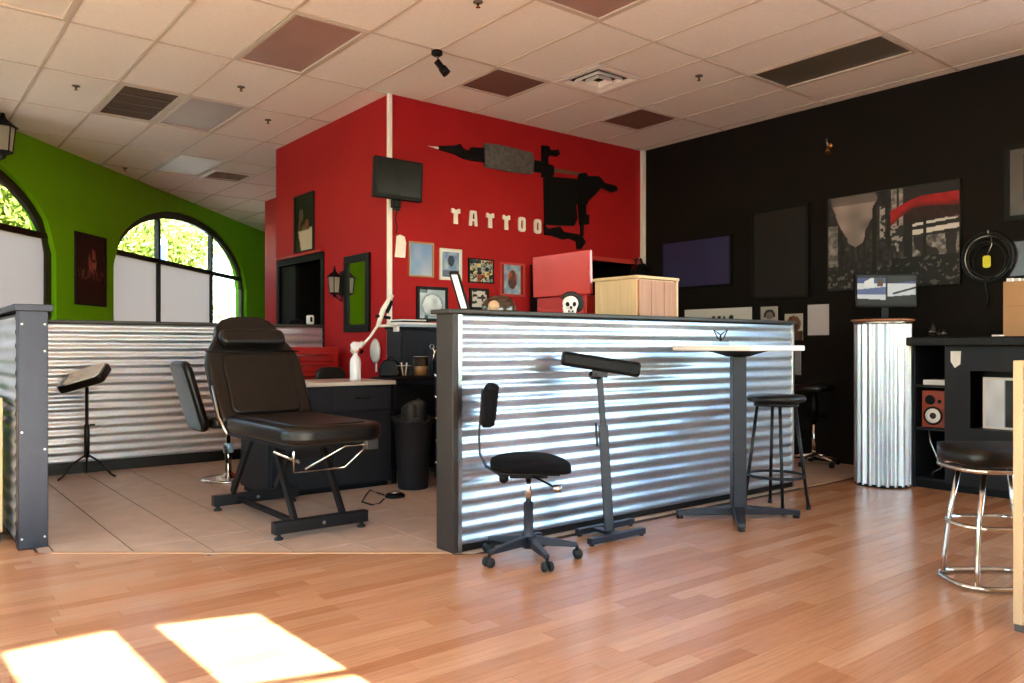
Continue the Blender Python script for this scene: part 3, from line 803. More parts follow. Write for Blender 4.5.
# ------------------------------------------------------------------ hydraulic chair behind the recliner
hx, hy = 2.33, 6.74
t = thing('swivel_chair', 'black swivel chair on a chrome pedestal behind the recliner', 'chair', (hx, hy, 0))
MB().lathe([(0, 0), (.22, 0), (.225, .012), (.20, .022), (.05, .04), (.035, .06), (0, .06)], (hx, hy, 0), 36).build('base_disc', M['chrome'], t)
MB().lathe([(.028, .05), (.028, .26), (.018, .27), (.018, .46), (0, .46)], (hx, hy, 0), 16).build('column', M['chrome'], t)
MB().lathe([(.04, .23), (.042, .24), (.042, .30), (.036, .31), (.0, .31)], (hx, hy, 0), 16).build('collar', M['blueband'], t)
MB().prism(rounded_rect(hx-.22, hx+.26, hy-.25, hy+.23, .08), (0, 0, .46), X, Y, Z, .09).build('seat', M['vinyl'], t, bevel=.03, seg=3)
bd = Vector((-.17, .02, .60)).normalized()
MB().prism(rounded_rect(-.21, .21, 0, .60, .09), Vector((hx-.20, hy, .44)), Y, bd, bd.cross(Y).normalized(), .07).build('backrest', M['vinyl'], t, bevel=.028, seg=3)
MB().tube([(hx-.02, hy+.02, .30), (hx-.10, hy-.25, .20), (hx-.12, hy-.32, .19)], .012).build('pump_lever', M['black'], t)

# ------------------------------------------------------------------ station desk and things on it
t = thing('station_desk', 'dark grey work desk with pale top behind the recliner', 'desk', (2.65, 5.9, 0))
B(2.24, 3.27, 5.64, 6.20, .04, .82).build('body', M['desk'], t)
B(2.26, 3.25, 5.67, 6.18, 0, .04).build('plinth', M['black'], t)
B(2.22, 3.29, 5.60, 6.24, .82, .85).build('top', M['desk_top'], t, bevel=.004)
for k, (a, b) in enumerate(((2.26, 2.74), (2.76, 3.25))):
    d = B(a, b, 5.625, 5.64, .62, .80).build('drawer', M['desk'], t, bevel=.003)
    MB().tube([(a+.18, 5.62, .72), (a+.20, 5.60, .72), (b-.20, 5.60, .72), (b-.18, 5.62, .72)], .006).build('handle', M['black'], d)
    d = B(a, b, 5.625, 5.64, .06, .60).build('door', M['desk'], t, bevel=.003)
    MB().tube([(a+.2, 5.62, .50), (a+.22, 5.60, .50), (b-.22, 5.60, .50), (b-.2, 5.62, .50)], .006).build('handle', M['black'], d)
def on(V, px, py): p = at_v(px, py, V); return p.x, p.y, p.z
# spray bottle
bx_, by_, _ = on(5.80, 355.5, 380)
t = thing('spray_bottle', 'white plastic spray bottle on the desk top', 'bottle', (bx_, by_, .85))
MB().lathe([(0, .85), (.042, .85), (.045, .86), (.045, 1.00), (.038, 1.03), (.018, 1.06), (.016, 1.075), (0, 1.075)], (bx_, by_, 0), 20).build('bottle', M['bottle'], t)
MB().lathe([(.02, 1.072), (.021, 1.10), (.016, 1.105), (0, 1.105)], (bx_, by_, 0), 14).build('collar', M['white'], t)
MB().prism([(-.035, 1.10), (.02, 1.10), (.05, 1.135), (.065, 1.14), (.065, 1.16), (-.02, 1.165), (-.045, 1.14)], Vector((bx_, by_+.012, 0)), X, Z, -Y, .024).build('trigger_head', M['bottle'], t, bevel=.004)
MB().tube([(bx_+.035, by_, 1.125), (bx_+.04, by_, 1.09), (bx_+.032, by_, 1.065)], .006).build('trigger', M['red'], t)
t = thing('paper_slip', 'small white paper slip lying on the desk top', 'paper', (2.55, 5.72, .85))
B(2.50, 2.62, 5.68, 5.76, .851, .8535).build('sheet', M['paper'], t)

# toolbox
t = thing('tool_chest', 'red enamel tool chest with drawers beside the red wall', 'tool chest', (3.3, 7.6, 0))
B(2.92, 3.66, 7.36, 7.84, .12, 1.12).build('body', M['redmetal'], t, bevel=.008)
zz = .16
for hgt in (.24, .20, .16, .12, .10, .10):
    d = B(2.95, 3.63, 7.335, 7.36, zz, zz+hgt-.015).build('drawer', M['redmetal'], t, bevel=.006)
    MB().tube([(3.05, 7.335, zz+hgt*.6), (3.06, 7.31, zz+hgt*.6), (3.52, 7.31, zz+hgt*.6), (3.53, 7.335, zz+hgt*.6)], .007).build('handle', M['chrome'], d)
    zz += hgt
for u in (2.98, 3.60):
    for v_ in (7.42, 7.78):
        MB().lathe([(0, -.02), (.05, -.02), (.05, .02), (0, .02)], (u, v_, .05), 14, Matrix.Rotation(math.pi/2, 3, 'Y')).build('caster', M['rubber'], t)
        B(u-.03, u+.03, v_-.03, v_+.03, .05, .12).build('caster_fork', M['steel'], t)
# chair backs behind the desk
def task_chair(cx, cy, ang, seat_h, back_lo, back_hi, bw, label, name='task_chair'):
    t = thing(name, label, 'chair', (cx, cy, 0), ang)
    for k in range(5):
        a = 2*math.pi*k/5+.3
        lg = MB().tube([(.03*math.cos(a), .03*math.sin(a), .10), (.25*math.cos(a), .25*math.sin(a), .065)], [.02, .014], 8).build('base_arm', M['black'], t, local=True)
        MB().lathe([(0, -.018), (.026, -.018), (.026, .018), (0, .018)], (.25*math.cos(a), .25*math.sin(a), .027), 12, Matrix.Rotation(math.pi/2, 3, 'X')).build('caster', M['rubber'], lg, local=True)
    MB().lathe([(.028, .08), (.028, .28), (.014, .29), (.014, seat_h-.06), (0, seat_h-.06)], (0, 0, 0), 14).build('column', M['steel'], t, local=True)
    MB().prism(rounded_rect(-.21, .21, -.20, .20, .10), (0, 0, seat_h-.07), X, Y, Z, .07).build('seat', M['vinyl'], t, local=True, bevel=.025, seg=3)
    MB().prism(rounded_rect(-bw, bw, back_lo, back_hi, min(.09, bw*.8)), (0, .20, 0), X, Z, Y, .06).build('backrest', M['vinyl'], t, local=True, bevel=.022, seg=3)
    MB().tube([(0, .05, seat_h-.08), (0, .27, seat_h-.07), (0, .27, back_lo+.1)], .016, 8).build('back_bar', M['black'], t, local=True)
    return t
task_chair(3.38, 6.83, math.radians(-10), .52, .62, .93, .15, 'black task chair between the desk and the red tool chest')
# black equipment cart with cups
t = thing('equipment_cart', 'black equipment cart beside the desk', 'cart', (3.62, 5.85, 0))
B(3.31, 3.95, 5.68, 6.06, .835, .865).build('top', M['black'], t, bevel=.004)
B(3.33, 3.93, 5.70, 6.04, .10, .80).build('body', M['black'], t)
for (a, b) in ((3.33, 5.70), (3.93, 5.70), (3.33, 6.04), (3.93, 6.04)):
    B(a-.015, a+.015, b-.015, b+.015, 0, .84).build('leg', M['black_metal'], t)
t = thing('rounded_case', 'black round-topped case standing on the equipment cart', 'case', (3.42, 5.93, .865))
MB().prism([(-.09, 0), (.09, 0), (.095, .05), (.085, .10), (.055, .14), (0, .155), (-.055, .14), (-.085, .10), (-.095, .05)], Vector((3.42, 5.93, .866)), R0, Z, Vector((cA, sA, 0)), .08).build('shell', M['black'], t, bevel=.015)
MB().tube([Vector((3.42, 5.93, 1.02))-R0*.03+Vector((cA, sA, 0))*.04, Vector((3.42, 5.93, 1.04))+Vector((cA, sA, 0))*.04, Vector((3.42, 5.93, 1.02))+R0*.03+Vector((cA, sA, 0))*.04], .006).build('handle', M['rubber'], t)
def glass_cup(px, V, r, h, label, fill=None):
    x, y, _ = on(V, px, 380)
    t = thing('glass_cup', label, 'cup', (x, y, .865), 0, 'cups on the cart')
    MB().lathe([(0, .866), (r*.92, .866), (r, .87), (r, .865+h), (r-.003, .865+h), (r-.004, .875), (0, .875)], (x, y, 0), 20).build('cup', M['cupglass'], t)
    MB().tube([(x+r*math.cos(a*.3), y+r*math.sin(a*.3), .865+h) for a in range(21)], .003, 6, closed=True).build('rim', M['steel'], t)
    if fill: MB().lathe([(0, .877), (r-.006, .877), (r-.006, .865+fill), (0, .865+fill)], (x, y, 0), 20).build('contents', M['tea'], t)
    else:
        for q in range(4):
            a = q*1.6; MB().tube([(x+.02*math.cos(a), y+.02*math.sin(a), .88), (x+.04*math.cos(a), y+.04*math.sin(a), .90+h*.9)], .006).build('ink_cap', M['paper'] if q % 2 else M['black'], t)
glass_cup(404, 5.76, .062, .10, 'short clear cup of black and white caps on the cart')
glass_cup(421, 5.80, .064, .175, 'tall clear cup half full of amber liquid on the cart', .09)
x, y, _ = on(5.88, 434, 350)
t = thing('scissors', 'chrome scissors standing up out of the cart', 'scissors', (x, y, .865))
B(x-.03, x+.03, y-.03, y+.03, .865, .98).build('holder', M['black'], t)
MB().tube([(x-.01, y, .97), (x-.0, y, 1.06), (x+.035, y, 1.11)], .006).build('blade', M['chrome'], t)
MB().tube([(x+.01, y, .97), (x+.015, y, 1.06), (x-.01, y, 1.11)], .006).build('blade', M['chrome'], t)
for sgn in (-.022, .05):
    MB().tube([(x+sgn+.02*math.cos(k*.6), y, 1.125+.02*math.sin(k*.6)) for k in range(10)], .005, 6, closed=True).build('finger_ring', M['steel'], t)
# drawer cart near the partition
t = thing('drawer_cart', 'narrow black drawer cart with silver knobs behind the partition', 'cart', (3.7, 5.2, 0))
B(3.57, 3.95, 5.0, 5.46, .06, 1.0).build('body', M['black'], t, bevel=.005)
for k in range(5):
    d = B(3.555, 3.57, 5.02, 5.44, .10+.175*k, .265+.175*k).build('drawer', M['black'], t, bevel=.003)
    MB().lathe([(0, 0), (.014, 0), (.018, -.015), (.014, -.024), (0, -.024)], (3.555, 5.40, .19+.175*k), 12, Matrix.Rotation(math.pi/2, 3, 'Y')).build('knob', M['chrome'], d)
for (a, b) in ((3.6, 5.05), (3.9, 5.05), (3.6, 5.41), (3.9, 5.41)):
    MB().lathe([(0, -.012), (.03, -.012), (.03, .012), (0, .012)], (a, b, .03), 12, Matrix.Rotation(math.pi/2, 3, 'Y')).build('caster', M['rubber'], t)
# bin
t = thing('waste_bin', 'black round waste bin with liner beside the desk', 'bin', (3.34, 5.42, 0))
MB().lathe([(0, .0), (.115, 0), (.12, .01), (.15, .52), (.158, .53), (.158, .545), (.148, .545), (.142, .52), (.11, .02), (0, .02)], (3.34, 5.42, 0), 28).build('body', M['desk'], t)
liner = MB()
pts = []
for k in range(28):
    a = 2*math.pi*k/28; pts.append((3.34+(.155+.012*math.sin(k*2.3))*math.cos(a), 5.42+(.155+.012*math.sin(k*2.3))*math.sin(a), .545+.018*math.sin(k*1.7)))
MB().tube(pts, .014, 6, closed=True).build('liner', M['rubber'], t)
t = thing('crumpled_bag', 'crumpled black bag standing in the waste bin', 'bag', (3.34, 5.42, .05))
m = MB(); 
for k in range(5): 
    a = k*1.3; m.lathe([(0, .10), (.05, .2), (.055, .50), (.03+.01*k, .60+.02*k), (0, .64+.02*k)], (3.34+.045*math.cos(a), 5.42+.045*math.sin(a), 0), 9)
m.build('body', M['rubber'], t)
# foot pedal and cable
px_, py_ = at_floor(395, 497)
t = thing('foot_pedal', 'flat black foot pedal on the tile floor by the bin', 'pedal', (px_, py_, 0), math.radians(25))
MB().lathe([(0, 0), (.075, 0), (.075, .016), (.06, .028), (0, .034)], (0, 0, 0), 20).build('plate', M['black'], t, local=True)
MB().lathe([(0, .03), (.035, .03), (.035, .042), (0, .046)], (0, 0, 0), 16).build('button', M['steel'], t, local=True)
cab = MB().tube([Vector((*at_floor(a, b), .008)) for a, b in ((384, 496), (378, 494), (370, 491), (366, 496), (362, 503), (372, 506), (380, 504), (384, 500))], .006, 6)
tag(cab.build('power_cable', M['rubber']), 'thin black cable curling from the foot pedal across the tiles', 'cable')

# grey cabinet with papers and arm lamp against the red front wall
t = thing('grey_cabinet', 'tall dark grey cabinet against the red wall', 'cabinet', (4.1, 6.3, 0))
B(3.70, 4.75, 6.22, 6.47, .05, 1.28).build('body', M['desk'], t, bevel=.004)
B(3.73, 4.72, 6.25, 6.44, 0, .05).build('plinth', M['black'], t)
B(3.68, 4.78, 6.19, 6.472, 1.28, 1.305).build('top', M['black'], t, bevel=.003)
for a, b in ((3.72, 4.22), (4.24, 4.73)):
    d = B(a, b, 6.205, 6.22, .07, 1.26).build('door', M['desk'], t, bevel=.003)
    MB().tube([(b-.05, 6.205, .8), (b-.05, 6.18, .8), (b-.05, 6.18, .95), (b-.05, 6.205, .95)], .006).build('handle', M['black_metal'], d)
zc = 1.306
for k, (a, b, c0, c1, th, mm, lab) in enumerate(((3.66, 4.12, 6.20, 6.46, .022, 'bluepaper', 'blue grey folder at the bottom of the stack on the grey cabinet'), (3.68, 4.08, 6.21, 6.44, .018, 'paper', 'white sheaf of papers in the middle of the stack on the cabinet'), (3.72, 4.02, 6.22, 6.43, .014, 'black', 'black notebook near the top of the stack on the cabinet'), (3.72, 3.98, 6.23, 6.42, .012, 'paper', 'white sheaf of papers topmost of the stack on the cabinet'))):
    tag(MB().box(a, b, c0, c1, zc, zc+th).build('folder', M[mm], bevel=.002), lab, 'folder', 'papers stacked on the grey cabinet'); zc += th+.0005
# arm lamp
V_L = 6.15
P = lambda px, py: at_v(px, py, V_L)
b0 = P(379, 328)
t = thing('arm_lamp', 'white articulated arm lamp clamped to the grey cabinet', 'lamp', (b0.x, b0.y, 1.30))
B(3.64, 3.678, 6.20, 6.25, 1.26, 1.33).build('clamp', M['white'], t, bevel=.004)
MB().tube([(3.65, 6.21, 1.31), (3.55, 6.17, 1.31), P(379, 326)], .012, 8).build('support_bar', M['white'], t)
MB().tube([P(378, 326), P(383, 310), P(392, 295)], [.020, .024, .020], 10).build('lower_arm', M['white'], t)
MB().tube([P(386, 312), P(391, 301)], .026, 10).build('joint', M['black'], t)
MB().tube([P(376, 316), P(390, 318)], .014, 8).build('joint', M['black'], t)
MB().tube([P(378, 325), P(370, 337), P(361, 347)], [.012, .012, .014], 8).build('upper_arm', M['white'], t)
MB().tube([P(363, 343), P(356, 349), P(352, 352)], [.022, .03, .024], 10).build('lamp_head', M['white'], t)
MB().tube([P(357, 349), P(362, 352)], .02, 8).build('switch_knob', M['black'], t)
# magnifier mirror hung on the red wall corner
c = Vector((3.715, 6.62, 1.02+.09)); 
tt = at_u(373, 351, 3.70)
t = thing('vanity_mirror', 'small oval vanity mirror with pale back on the red side wall', 'mirror', (3.74, tt.y, tt.z))
MB().lathe([(0, 0), (.085, .0), (.09, .012), (.07, .03), (0, .036)], (3.735, tt.y, tt.z), 24, Matrix(((0,0,-1),(1.0,0,0),(0,1.35,0)))).build('disc', M['frame_white'], t)
MB().tube([(3.735, tt.y+.0, tt.z-.10), (3.735, tt.y, tt.z-.2)], .01).build('stem', M['white'], t)

# ------------------------------------------------------------------ office chair in front of the partition
cx, cy = 2.70, 3.225
ang = math.radians(-38.75)             # local +x = seat front direction (camera right)
t = thing('office_chair', 'armless black office chair in front of the corrugated partition', 'chair', (cx, cy, 0), ang)
for k in range(5):
    a = math.radians(-70+72*k)
    ca, sa_ = math.cos(a), math.sin(a)
    d = Vector((ca, sa_, 0)); n = Vector((-sa_, ca, 0))
    arm = MB()
    arm.add([d*.03+n*.022+Z*.075, d*.03-n*.022+Z*.075, d*.03-n*.022+Z*.125, d*.03+n*.022+Z*.125, d*.26+n*.014+Z*.062, d*.26-n*.014+Z*.062, d*.26-n*.014+Z*.085, d*.26+n*.014+Z*.085],
            [(0,1,2,3),(7,6,5,4),(0,4,5,1),(1,5,6,2),(2,6,7,3),(3,7,4,0)])
    ao = arm.build('base_arm', M['slate_metal'], t, local=True, bevel=.005)
    Rm = Matrix((n, Z, d)).transposed()
    for off in (-.018, .018):
        MB().lathe([(0, -.010), (.022, -.010), (.026, -.004), (.026, .004), (.022, .010), (0, .010)], d*.262+n*off+Z*.026, 16, Matrix((d, Z, n)).transposed()).build('caster_wheel', M['rubber'], ao, local=True)
    MB().tube([d*.258+Z*.03, d*.258+Z*.07], .009, 8).build('caster_stem', M['black'], ao, local=True)
MB().lathe([(.032, .06), (.034, .13), (.026, .14), (.026, .30), (.0, .30)], (0, 0, 0), 18).build('column_cover', M['slate_metal'], t, local=True)
MB().lathe([(.016, .29), (.016, .45), (0, .45)], (0, 0, 0), 14).build('gas_lift', M['chrome'], t, local=True)
B(-.10, .10, -.06, .06, .435, .465).build('mechanism', M['black'], t, local=True, bevel=.006)
# contoured seat: grid swept
def pad(fn, nx, ny):
    m = MB(); vs = []; fs = []
    for s_ in (1, -1):
        for i in range(nx+1):
            for j in range(ny+1):
                vs.append(fn(i/nx, j/ny, s_))
    n1 = (nx+1)*(ny+1)
    for i in range(nx):
        for j in range(ny):
            q = [i*(ny+1)+j, (i+1)*(ny+1)+j, (i+1)*(ny+1)+j+1, i*(ny+1)+j+1]
            fs.append(q); fs.append([n1+x for x in reversed(q)])
    brd = [i*(ny+1) for i in range(nx+1)]+[nx*(ny+1)+j for j in range(1, ny+1)]+[i*(ny+1)+ny for i in reversed(range(nx))]+[j for j in reversed(range(1, ny))]
    for a in range(len(brd)):
        b = brd[(a+1) % len(brd)]; fs.append([brd[a], n1+brd[a], n1+b, b])
    m.add(vs, fs, True); return m
def disc_map(u_, v_):
    a, b = 2*u_-1, 2*v_-1
    return a*math.sqrt(1-b*b*.38), b*math.sqrt(1-a*a*.38)
def seat_fn(u_, v_, s_):
    a, b = disc_map(u_, v_); r = min(1, max(abs(a), abs(b), math.hypot(a, b)*.93))
    e = math.sqrt(max(0, 1-r**4))
    x = .215*a+.012; y = .215*b
    zc_ = .508-.022*max(0, a)**2*1.2+.004*(b*b)
    return Vector((x, y, zc_+(.036*e+.006)*s_))
pad(seat_fn, 16, 14).build('seat', M['fabric'], t, local=True)
B(-.16, .16, -.15, .15, .462, .482).build('seat_pan', M['black'], t, local=True, bevel=.006)
def back_fn(u_, v_, s_):
    a, b = disc_map(u_, v_); r = min(1, max(abs(a), abs(b)))
    e = math.sqrt(max(0, 1-r**4))
    return Vector((-.215-.02*b*b*0+.03*a*a-(.03*e+.006)*s_+.012*b, .18*a, .815+.118*b))
pad(back_fn, 14, 14).build('backrest', M['fabric'], t, local=True)
sp = [(-.08, 0, .452), (-.16, 0, .455), (-.225, 0, .49), (-.258, 0, .56), (-.262, 0, .66), (-.252, 0, .78), (-.245, 0, .90)]
m = MB()
vs = []; fs = []
for i, p in enumerate(sp):
    p = Vector(p); tg = (Vector(sp[min(i+1, len(sp)-1)])-Vector(sp[max(i-1, 0)])).normalized(); nn = Vector((-tg.z, 0, tg.x))
    vs += [p+nn*.005+Y*.035, p+nn*.005-Y*.035, p-nn*.005-Y*.035, p-nn*.005+Y*.035]
for i in range(len(sp)-1):
    for k in range(4): fs.append((i*4+k, i*4+(k+1) % 4, i*4+4+(k+1) % 4, i*4+4+k))
fs += [(3,2,1,0), tuple(len(vs)-4+k for k in range(4))]
m.add(vs, fs); m.build('back_bar', M['slate_metal'], t, local=True, bevel=.003)
MB().tube([(.02, -.06, .448), (.09, -.13, .425), (.135, -.16, .405)], .006, 8).build('height_lever', M['black'], t, local=True)
MB().lathe([(0, -.02), (.02, -.02), (.022, .02), (0, .02)], (.145, -.165, .402), 10, Matrix.Rotation(math.pi/2, 3, 'Y')).build('lever_paddle', M['steel'], t, local=True)
MB().lathe([(0, -.025), (.026, -.025), (.026, .025), (0, .025)], (-.13, 0, .43), 12, Matrix.Rotation(math.pi/2, 3, 'X')).build('adjust_knob', M['black'], t, local=True)

# ------------------------------------------------------------------ armrest stand in front of the partition
bx_, by_ = 3.385, 3.30
t = thing('armrest_stand', 'black padded armrest stand in front of the corrugated partition', 'armrest stand', (bx_, by_, 0))
B(3.13, 3.58, 3.185, 3.225, .012, .045).build('foot_bar', M['slate_metal'], t, bevel=.003)
B(3.24, 3.72, 3.40, 3.44, .012, .045).build('foot_bar', M['slate_metal'], t, bevel=.003)
B(3.35, 3.41, 3.20, 3.43, .02, .04).build('cross_bar', M['slate_metal'], t)
for a, b in ((3.15, 3.205), (3.56, 3.205), (3.26, 3.42), (3.70, 3.42)):
    MB().lathe([(0, 0), (.014, 0), (.014, .013), (0, .013)], (a, b, 0), 10).build('glide', M['rubber'], t)
pb = Vector((bx_, by_, .03)); pt = Vector((bx_-.028, by_+.022, .66)); pt2 = Vector((bx_-.045, by_+.036, .965))
def bar(p, q, w, d, name, mat, par, bevel=.003):
    p, q = Vector(p), Vector(q); dr = (q-p); L = dr.length; dr.normalize()
    sx_ = Vector((sA, -cA, 0)); sx_ = (sx_-dr*sx_.dot(dr)).normalized(); sy_ = dr.cross(sx_)
    return MB().frame_box(p-sx_*w/2-sy_*d/2, sx_, dr, sy_, w, L, d).build(name, mat, par, bevel=bevel)
bar(pb, pt, .055, .05, 'outer_post', M['slate_metal'], t)
bar(pb+(pt-pb)*.8+Vector((-.032, .026, 0)), pb+(pt-pb)*1.02+Vector((-.032, .026, 0)), .012, .03, 'clamp_plate', M['black_metal'], t)
bar(pb+(pt-pb)*.98, pt2, .036, .03, 'inner_post', M['slate_metal'], t)
MB().lathe([(0, -.03), (.024, -.03), (.024, .03), (0, .03)], pt2+Vector((-.02, .014, -.01)), 12, Matrix.Rotation(math.pi/2, 3, 'X')).build('tilt_knob', M['black'], t)
R_ = Vector((sA, -cA, 0)); dr = (R_*1.0+Z*-.155).normalized(); up = Vector((R_.x*.155, R_.y*.155, 1)).normalized(); sd = dr.cross(up)
oo = pt2+up*.015-dr*.235
arm = MB().prism(rounded_rect(0, .46, -.075, .075, .02), oo, dr, sd, up, .085).build('arm_pad', M['black'], t, bevel=.022, seg=3)
MB().prism(rounded_rect(.40, .463, -.077, .077, .02), oo-up*.002, dr, sd, up, .089).build('pad_end', M['black'], arm, bevel=.02, seg=3)
bar(pt2-Z*.02, pt2+up*.02, .09, .07, 'pad_plate', M['black_metal'], t)

# ------------------------------------------------------------------ armrest stand by the rear partition
bx_, by_ = 1.42, 7.62
t = thing('armrest_stand', 'tripod armrest stand with white-topped pad by the rear partition', 'armrest stand', (bx_, by_, 0))
for a in (200, 320, 80):
    a = math.radians(a); MB().tube([(bx_, by_, .20), (bx_+.12*math.cos(a), by_+.12*math.sin(a), .13), (bx_+.21*math.cos(a), by_+.21*math.sin(a), .03), (bx_+.25*math.cos(a), by_+.25*math.sin(a), .008)], .009, 8).build('leg', M['black_metal'], t)
MB().lathe([(.022, .17), (.022, .45), (.014, .46), (.014, .84), (0, .84)], (bx_, by_, 0), 12).build('pole', M['black_metal'], t)
MB().tube([(bx_+.02, by_-.01, .45), (bx_+.06, by_-.02, .45)], .010).build('clamp_knob', M['black'], t)
dr = (R_*.96+Z*.28).normalized(); up = (Z*.96-R_*.28).normalized(); up = (up*.88+Vector((-cA, -sA, 0))*.48).normalized(); up = (up-dr*up.dot(dr)).normalized(); sd = dr.cross(up)
pdn = MB().prism(rounded_rect(-.20, .20, -.12, .12, .04), Vector((bx_, by_, .82)), dr, sd, up, .075).build('arm_pad', M['vinyl'], t, bevel=.018, seg=3)
MB().prism(rounded_rect(-.14, .17, -.115, .115, .04), Vector((bx_, by_, .82))+up*.068, dr, sd, up, .016).build('white_cover', M['paper'], t, bevel=.005)

# ------------------------------------------------------------------ bar table
tx, ty = 4.415, 3.13
t = thing('bar_table', 'tall square white-topped bar table on a dark pedestal', 'table', (tx, ty, 0))
B(tx-.30, tx+.30, ty-.30, ty+.30, 1.098, 1.132).build('table_top', M['white'], t, bevel=.006)
m = MB(); m.add([(tx-.14,ty-.14,1.098),(tx+.14,ty-.14,1.098),(tx+.14,ty+.14,1.098),(tx-.14,ty+.14,1.098),(tx-.05,ty-.05,1.06),(tx+.05,ty-.05,1.06),(tx+.05,ty+.05,1.06),(tx-.05,ty+.05,1.06)],
   [(0,1,2,3),(7,6,5,4),(0,4,5,1),(1,5,6,2),(2,6,7,3),(3,7,4,0)]); m.build('top_bracket', M['black'], t)
bar((tx, ty, .06), (tx, ty, 1.06), .088, .088, 'column', M['slate_metal'], t, .006)
for sx_, sy_ in ((-1, 1), (1, -1), (-1, -1), (1, 1)):
    d = Vector((sx_*.317, sy_*.25 if sx_*sy_ < 0 else sy_*.25, 0)); L = d.length; d.normalize(); n = Vector((-d.y, d.x, 0))
    ft = MB().add([d*.0+n*.04+Z*.03, d*.0-n*.04+Z*.03, d*.0-n*.04+Z*.085, n*.04+Z*.085, d*L+n*.024+Z*.022, d*L-n*.024+Z*.022, d*L-n*.024+Z*.05, d*L+n*.024+Z*.05],
                  [(0,1,2,3),(7,6,5,4),(0,4,5,1),(1,5,6,2),(2,6,7,3),(3,7,4,0)])
    fo = ft.build('foot', M['slate_metal'], t, local=True, bevel=.005)
    MB().lathe([(0, 0), (.022, 0), (.022, .024), (0, .024)], d*(L-.02), 12).build('glide', M['rubber'], fo, local=True)
# ornament on the table
ox, oy = tx-.16, ty+.02
t = thing('wire_ornament', 'small dark winged wire ornament on a glass block on the bar table', 'ornament', (ox, oy, 1.132))
B(ox-.05, ox+.05, oy-.03, oy+.03, 1.133, 1.165).build('glass_block', M['cupglass'], t, bevel=.004)
for sgn in (-1, 1):
    w = [Vector((ox, oy, 1.167)), Vector((ox, oy, 1.18))+R_*.02*sgn, Vector((ox, oy, 1.235))+R_*.045*sgn, Vector((ox, oy, 1.215))+R_*.018*sgn, Vector((ox, oy, 1.20))]
    MB().tube(w, .0045, 6).build('wing', M['black_metal'], t)
MB().tube([(ox, oy, 1.16), (ox, oy, 1.20)], .006).build('body', M['black_metal'], t)

# ------------------------------------------------------------------ black bar stool
qx, qy = 4.875, 3.145
t = thing('bar_stool', 'backless black bar stool with round seat beside the bar table', 'stool', (qx, qy, 0))
MB().lathe([(0, .742), (.17, .742), (.19, .750), (.200, .770), (.185, .788), (.09, .795), (0, .793)], (qx, qy, 0), 32).build('seat', M['vinyl'], t)
MB().lathe([(.12, .715), (.15, .715), (.15, .738), (.12, .738)], (qx, qy, 0), 28).build('seat_ring', M['black_metal'], t)
for k in range(4):
    a = math.radians(-46+90*k); c_, s_ = math.cos(a), math.sin(a)
    lg = MB().tube([(qx+.125*c_, qy+.125*s_, .73), (qx+.215*c_, qy+.215*s_, .015)], .0115, 10).build('leg', M['black_metal'], t)
    MB().lathe([(0, 0), (.015, 0), (.014, .03), (0, .03)], (qx+.215*c_, qy+.215*s_, 0), 10).build('foot_cap', M['rubber'], lg)
MB().tube([(qx+.19*math.cos(k*math.pi/16), qy+.19*math.sin(k*math.pi/16), .235) for k in range(32)], .010, 8, closed=True).build('foot_ring', M['black_metal'], t)

# ------------------------------------------------------------------ swivel stool by the black wall
qx, qy = 6.95, 4.08
t = thing('swivel_stool', 'black swivel stool on a chrome star base by the black wall', 'stool', (qx, qy, 0))
MB().lathe([(0, .70), (.17, .70), (.185, .72), (.185, .75), (.165, .765), (0, .77)], (qx, qy, 0), 28).build('seat', M['vinyl'], t)
MB().lathe([(.07, .685), (.07, .70), (0, .70)], (qx, qy, 0), 16).build('seat_plate', M['black'], t)
MB().lathe([(.04, .42), (.04, .58), (.026, .69), (0, .69)], (qx, qy, 0), 14).build('column_cover', M['black'], t)
MB().lathe([(.018, .09), (.018, .43), (0, .43)], (qx, qy, 0), 12).build('gas_lift', M['chrome'], t)
MB().tube([(qx, qy, .47), (qx+.1, qy-.08, .46)], .008).build('height_lever', M['black'], t)
for k in range(5):
    a = math.radians(-35+72*k); d = Vector((math.cos(a), math.sin(a), 0)); c0 = Vector((qx, qy, 0))
    ao = MB().tube([c0+d*.01+Z*.10, c0+d*.23+Z*.07], [.018, .011], 8).build('base_arm', M['chrome'], t)
    MB().lathe([(0, -.015), (.026, -.015), (.026, .015), (0, .015)], c0+d*.23+Z*.027, 12, Matrix.Rotation(math.pi/2, 3, 'X')).build('caster', M['rubber'], ao)

# ------------------------------------------------------------------ corrugated column, bar counter
kx, ky, kr = 6.42, 3.16, .205
t = thing('corrugated_column', 'round column of vertical corrugated iron at the end of the bar', 'column', (kx, ky, 0))
m = MB(); n = 20*8; vs = []; fs = []
for k in range(n):
    a = 2*math.pi*k/n; r = kr+.013*math.cos(a*20)
    vs += [(kx+r*math.cos(a), ky+r*math.sin(a), .01), (kx+r*math.cos(a), ky+r*math.sin(a), 1.315)]
for k in range(n): j = (k+1) % n; fs.append((2*k, 2*j, 2*j+1, 2*k+1))
m.add(vs, fs, True); m.build('iron_sheet', M['galv_v'], t, fix=False)
MB().lathe([(0, 1.305), (kr+.012, 1.305), (kr+.016, 1.315), (kr+.016, 1.33), (0, 1.332)], (kx, ky, 0), 40).build('top_disc', M['steel'], t)
MB().lathe([(0, 0), (kr+.004, 0), (kr+.004, .02), (0, .02)], (kx, ky, 0), 40).build('base_ring', M['black'], t)
MB().lathe([(kr-.02, 1.331), (kr+.03, 1.331), (kr+.035, 1.338), (kr+.03, 1.345), (kr-.02, 1.345)], (kx, ky, 0), 40).build('rim', M['plank_wood'], t)
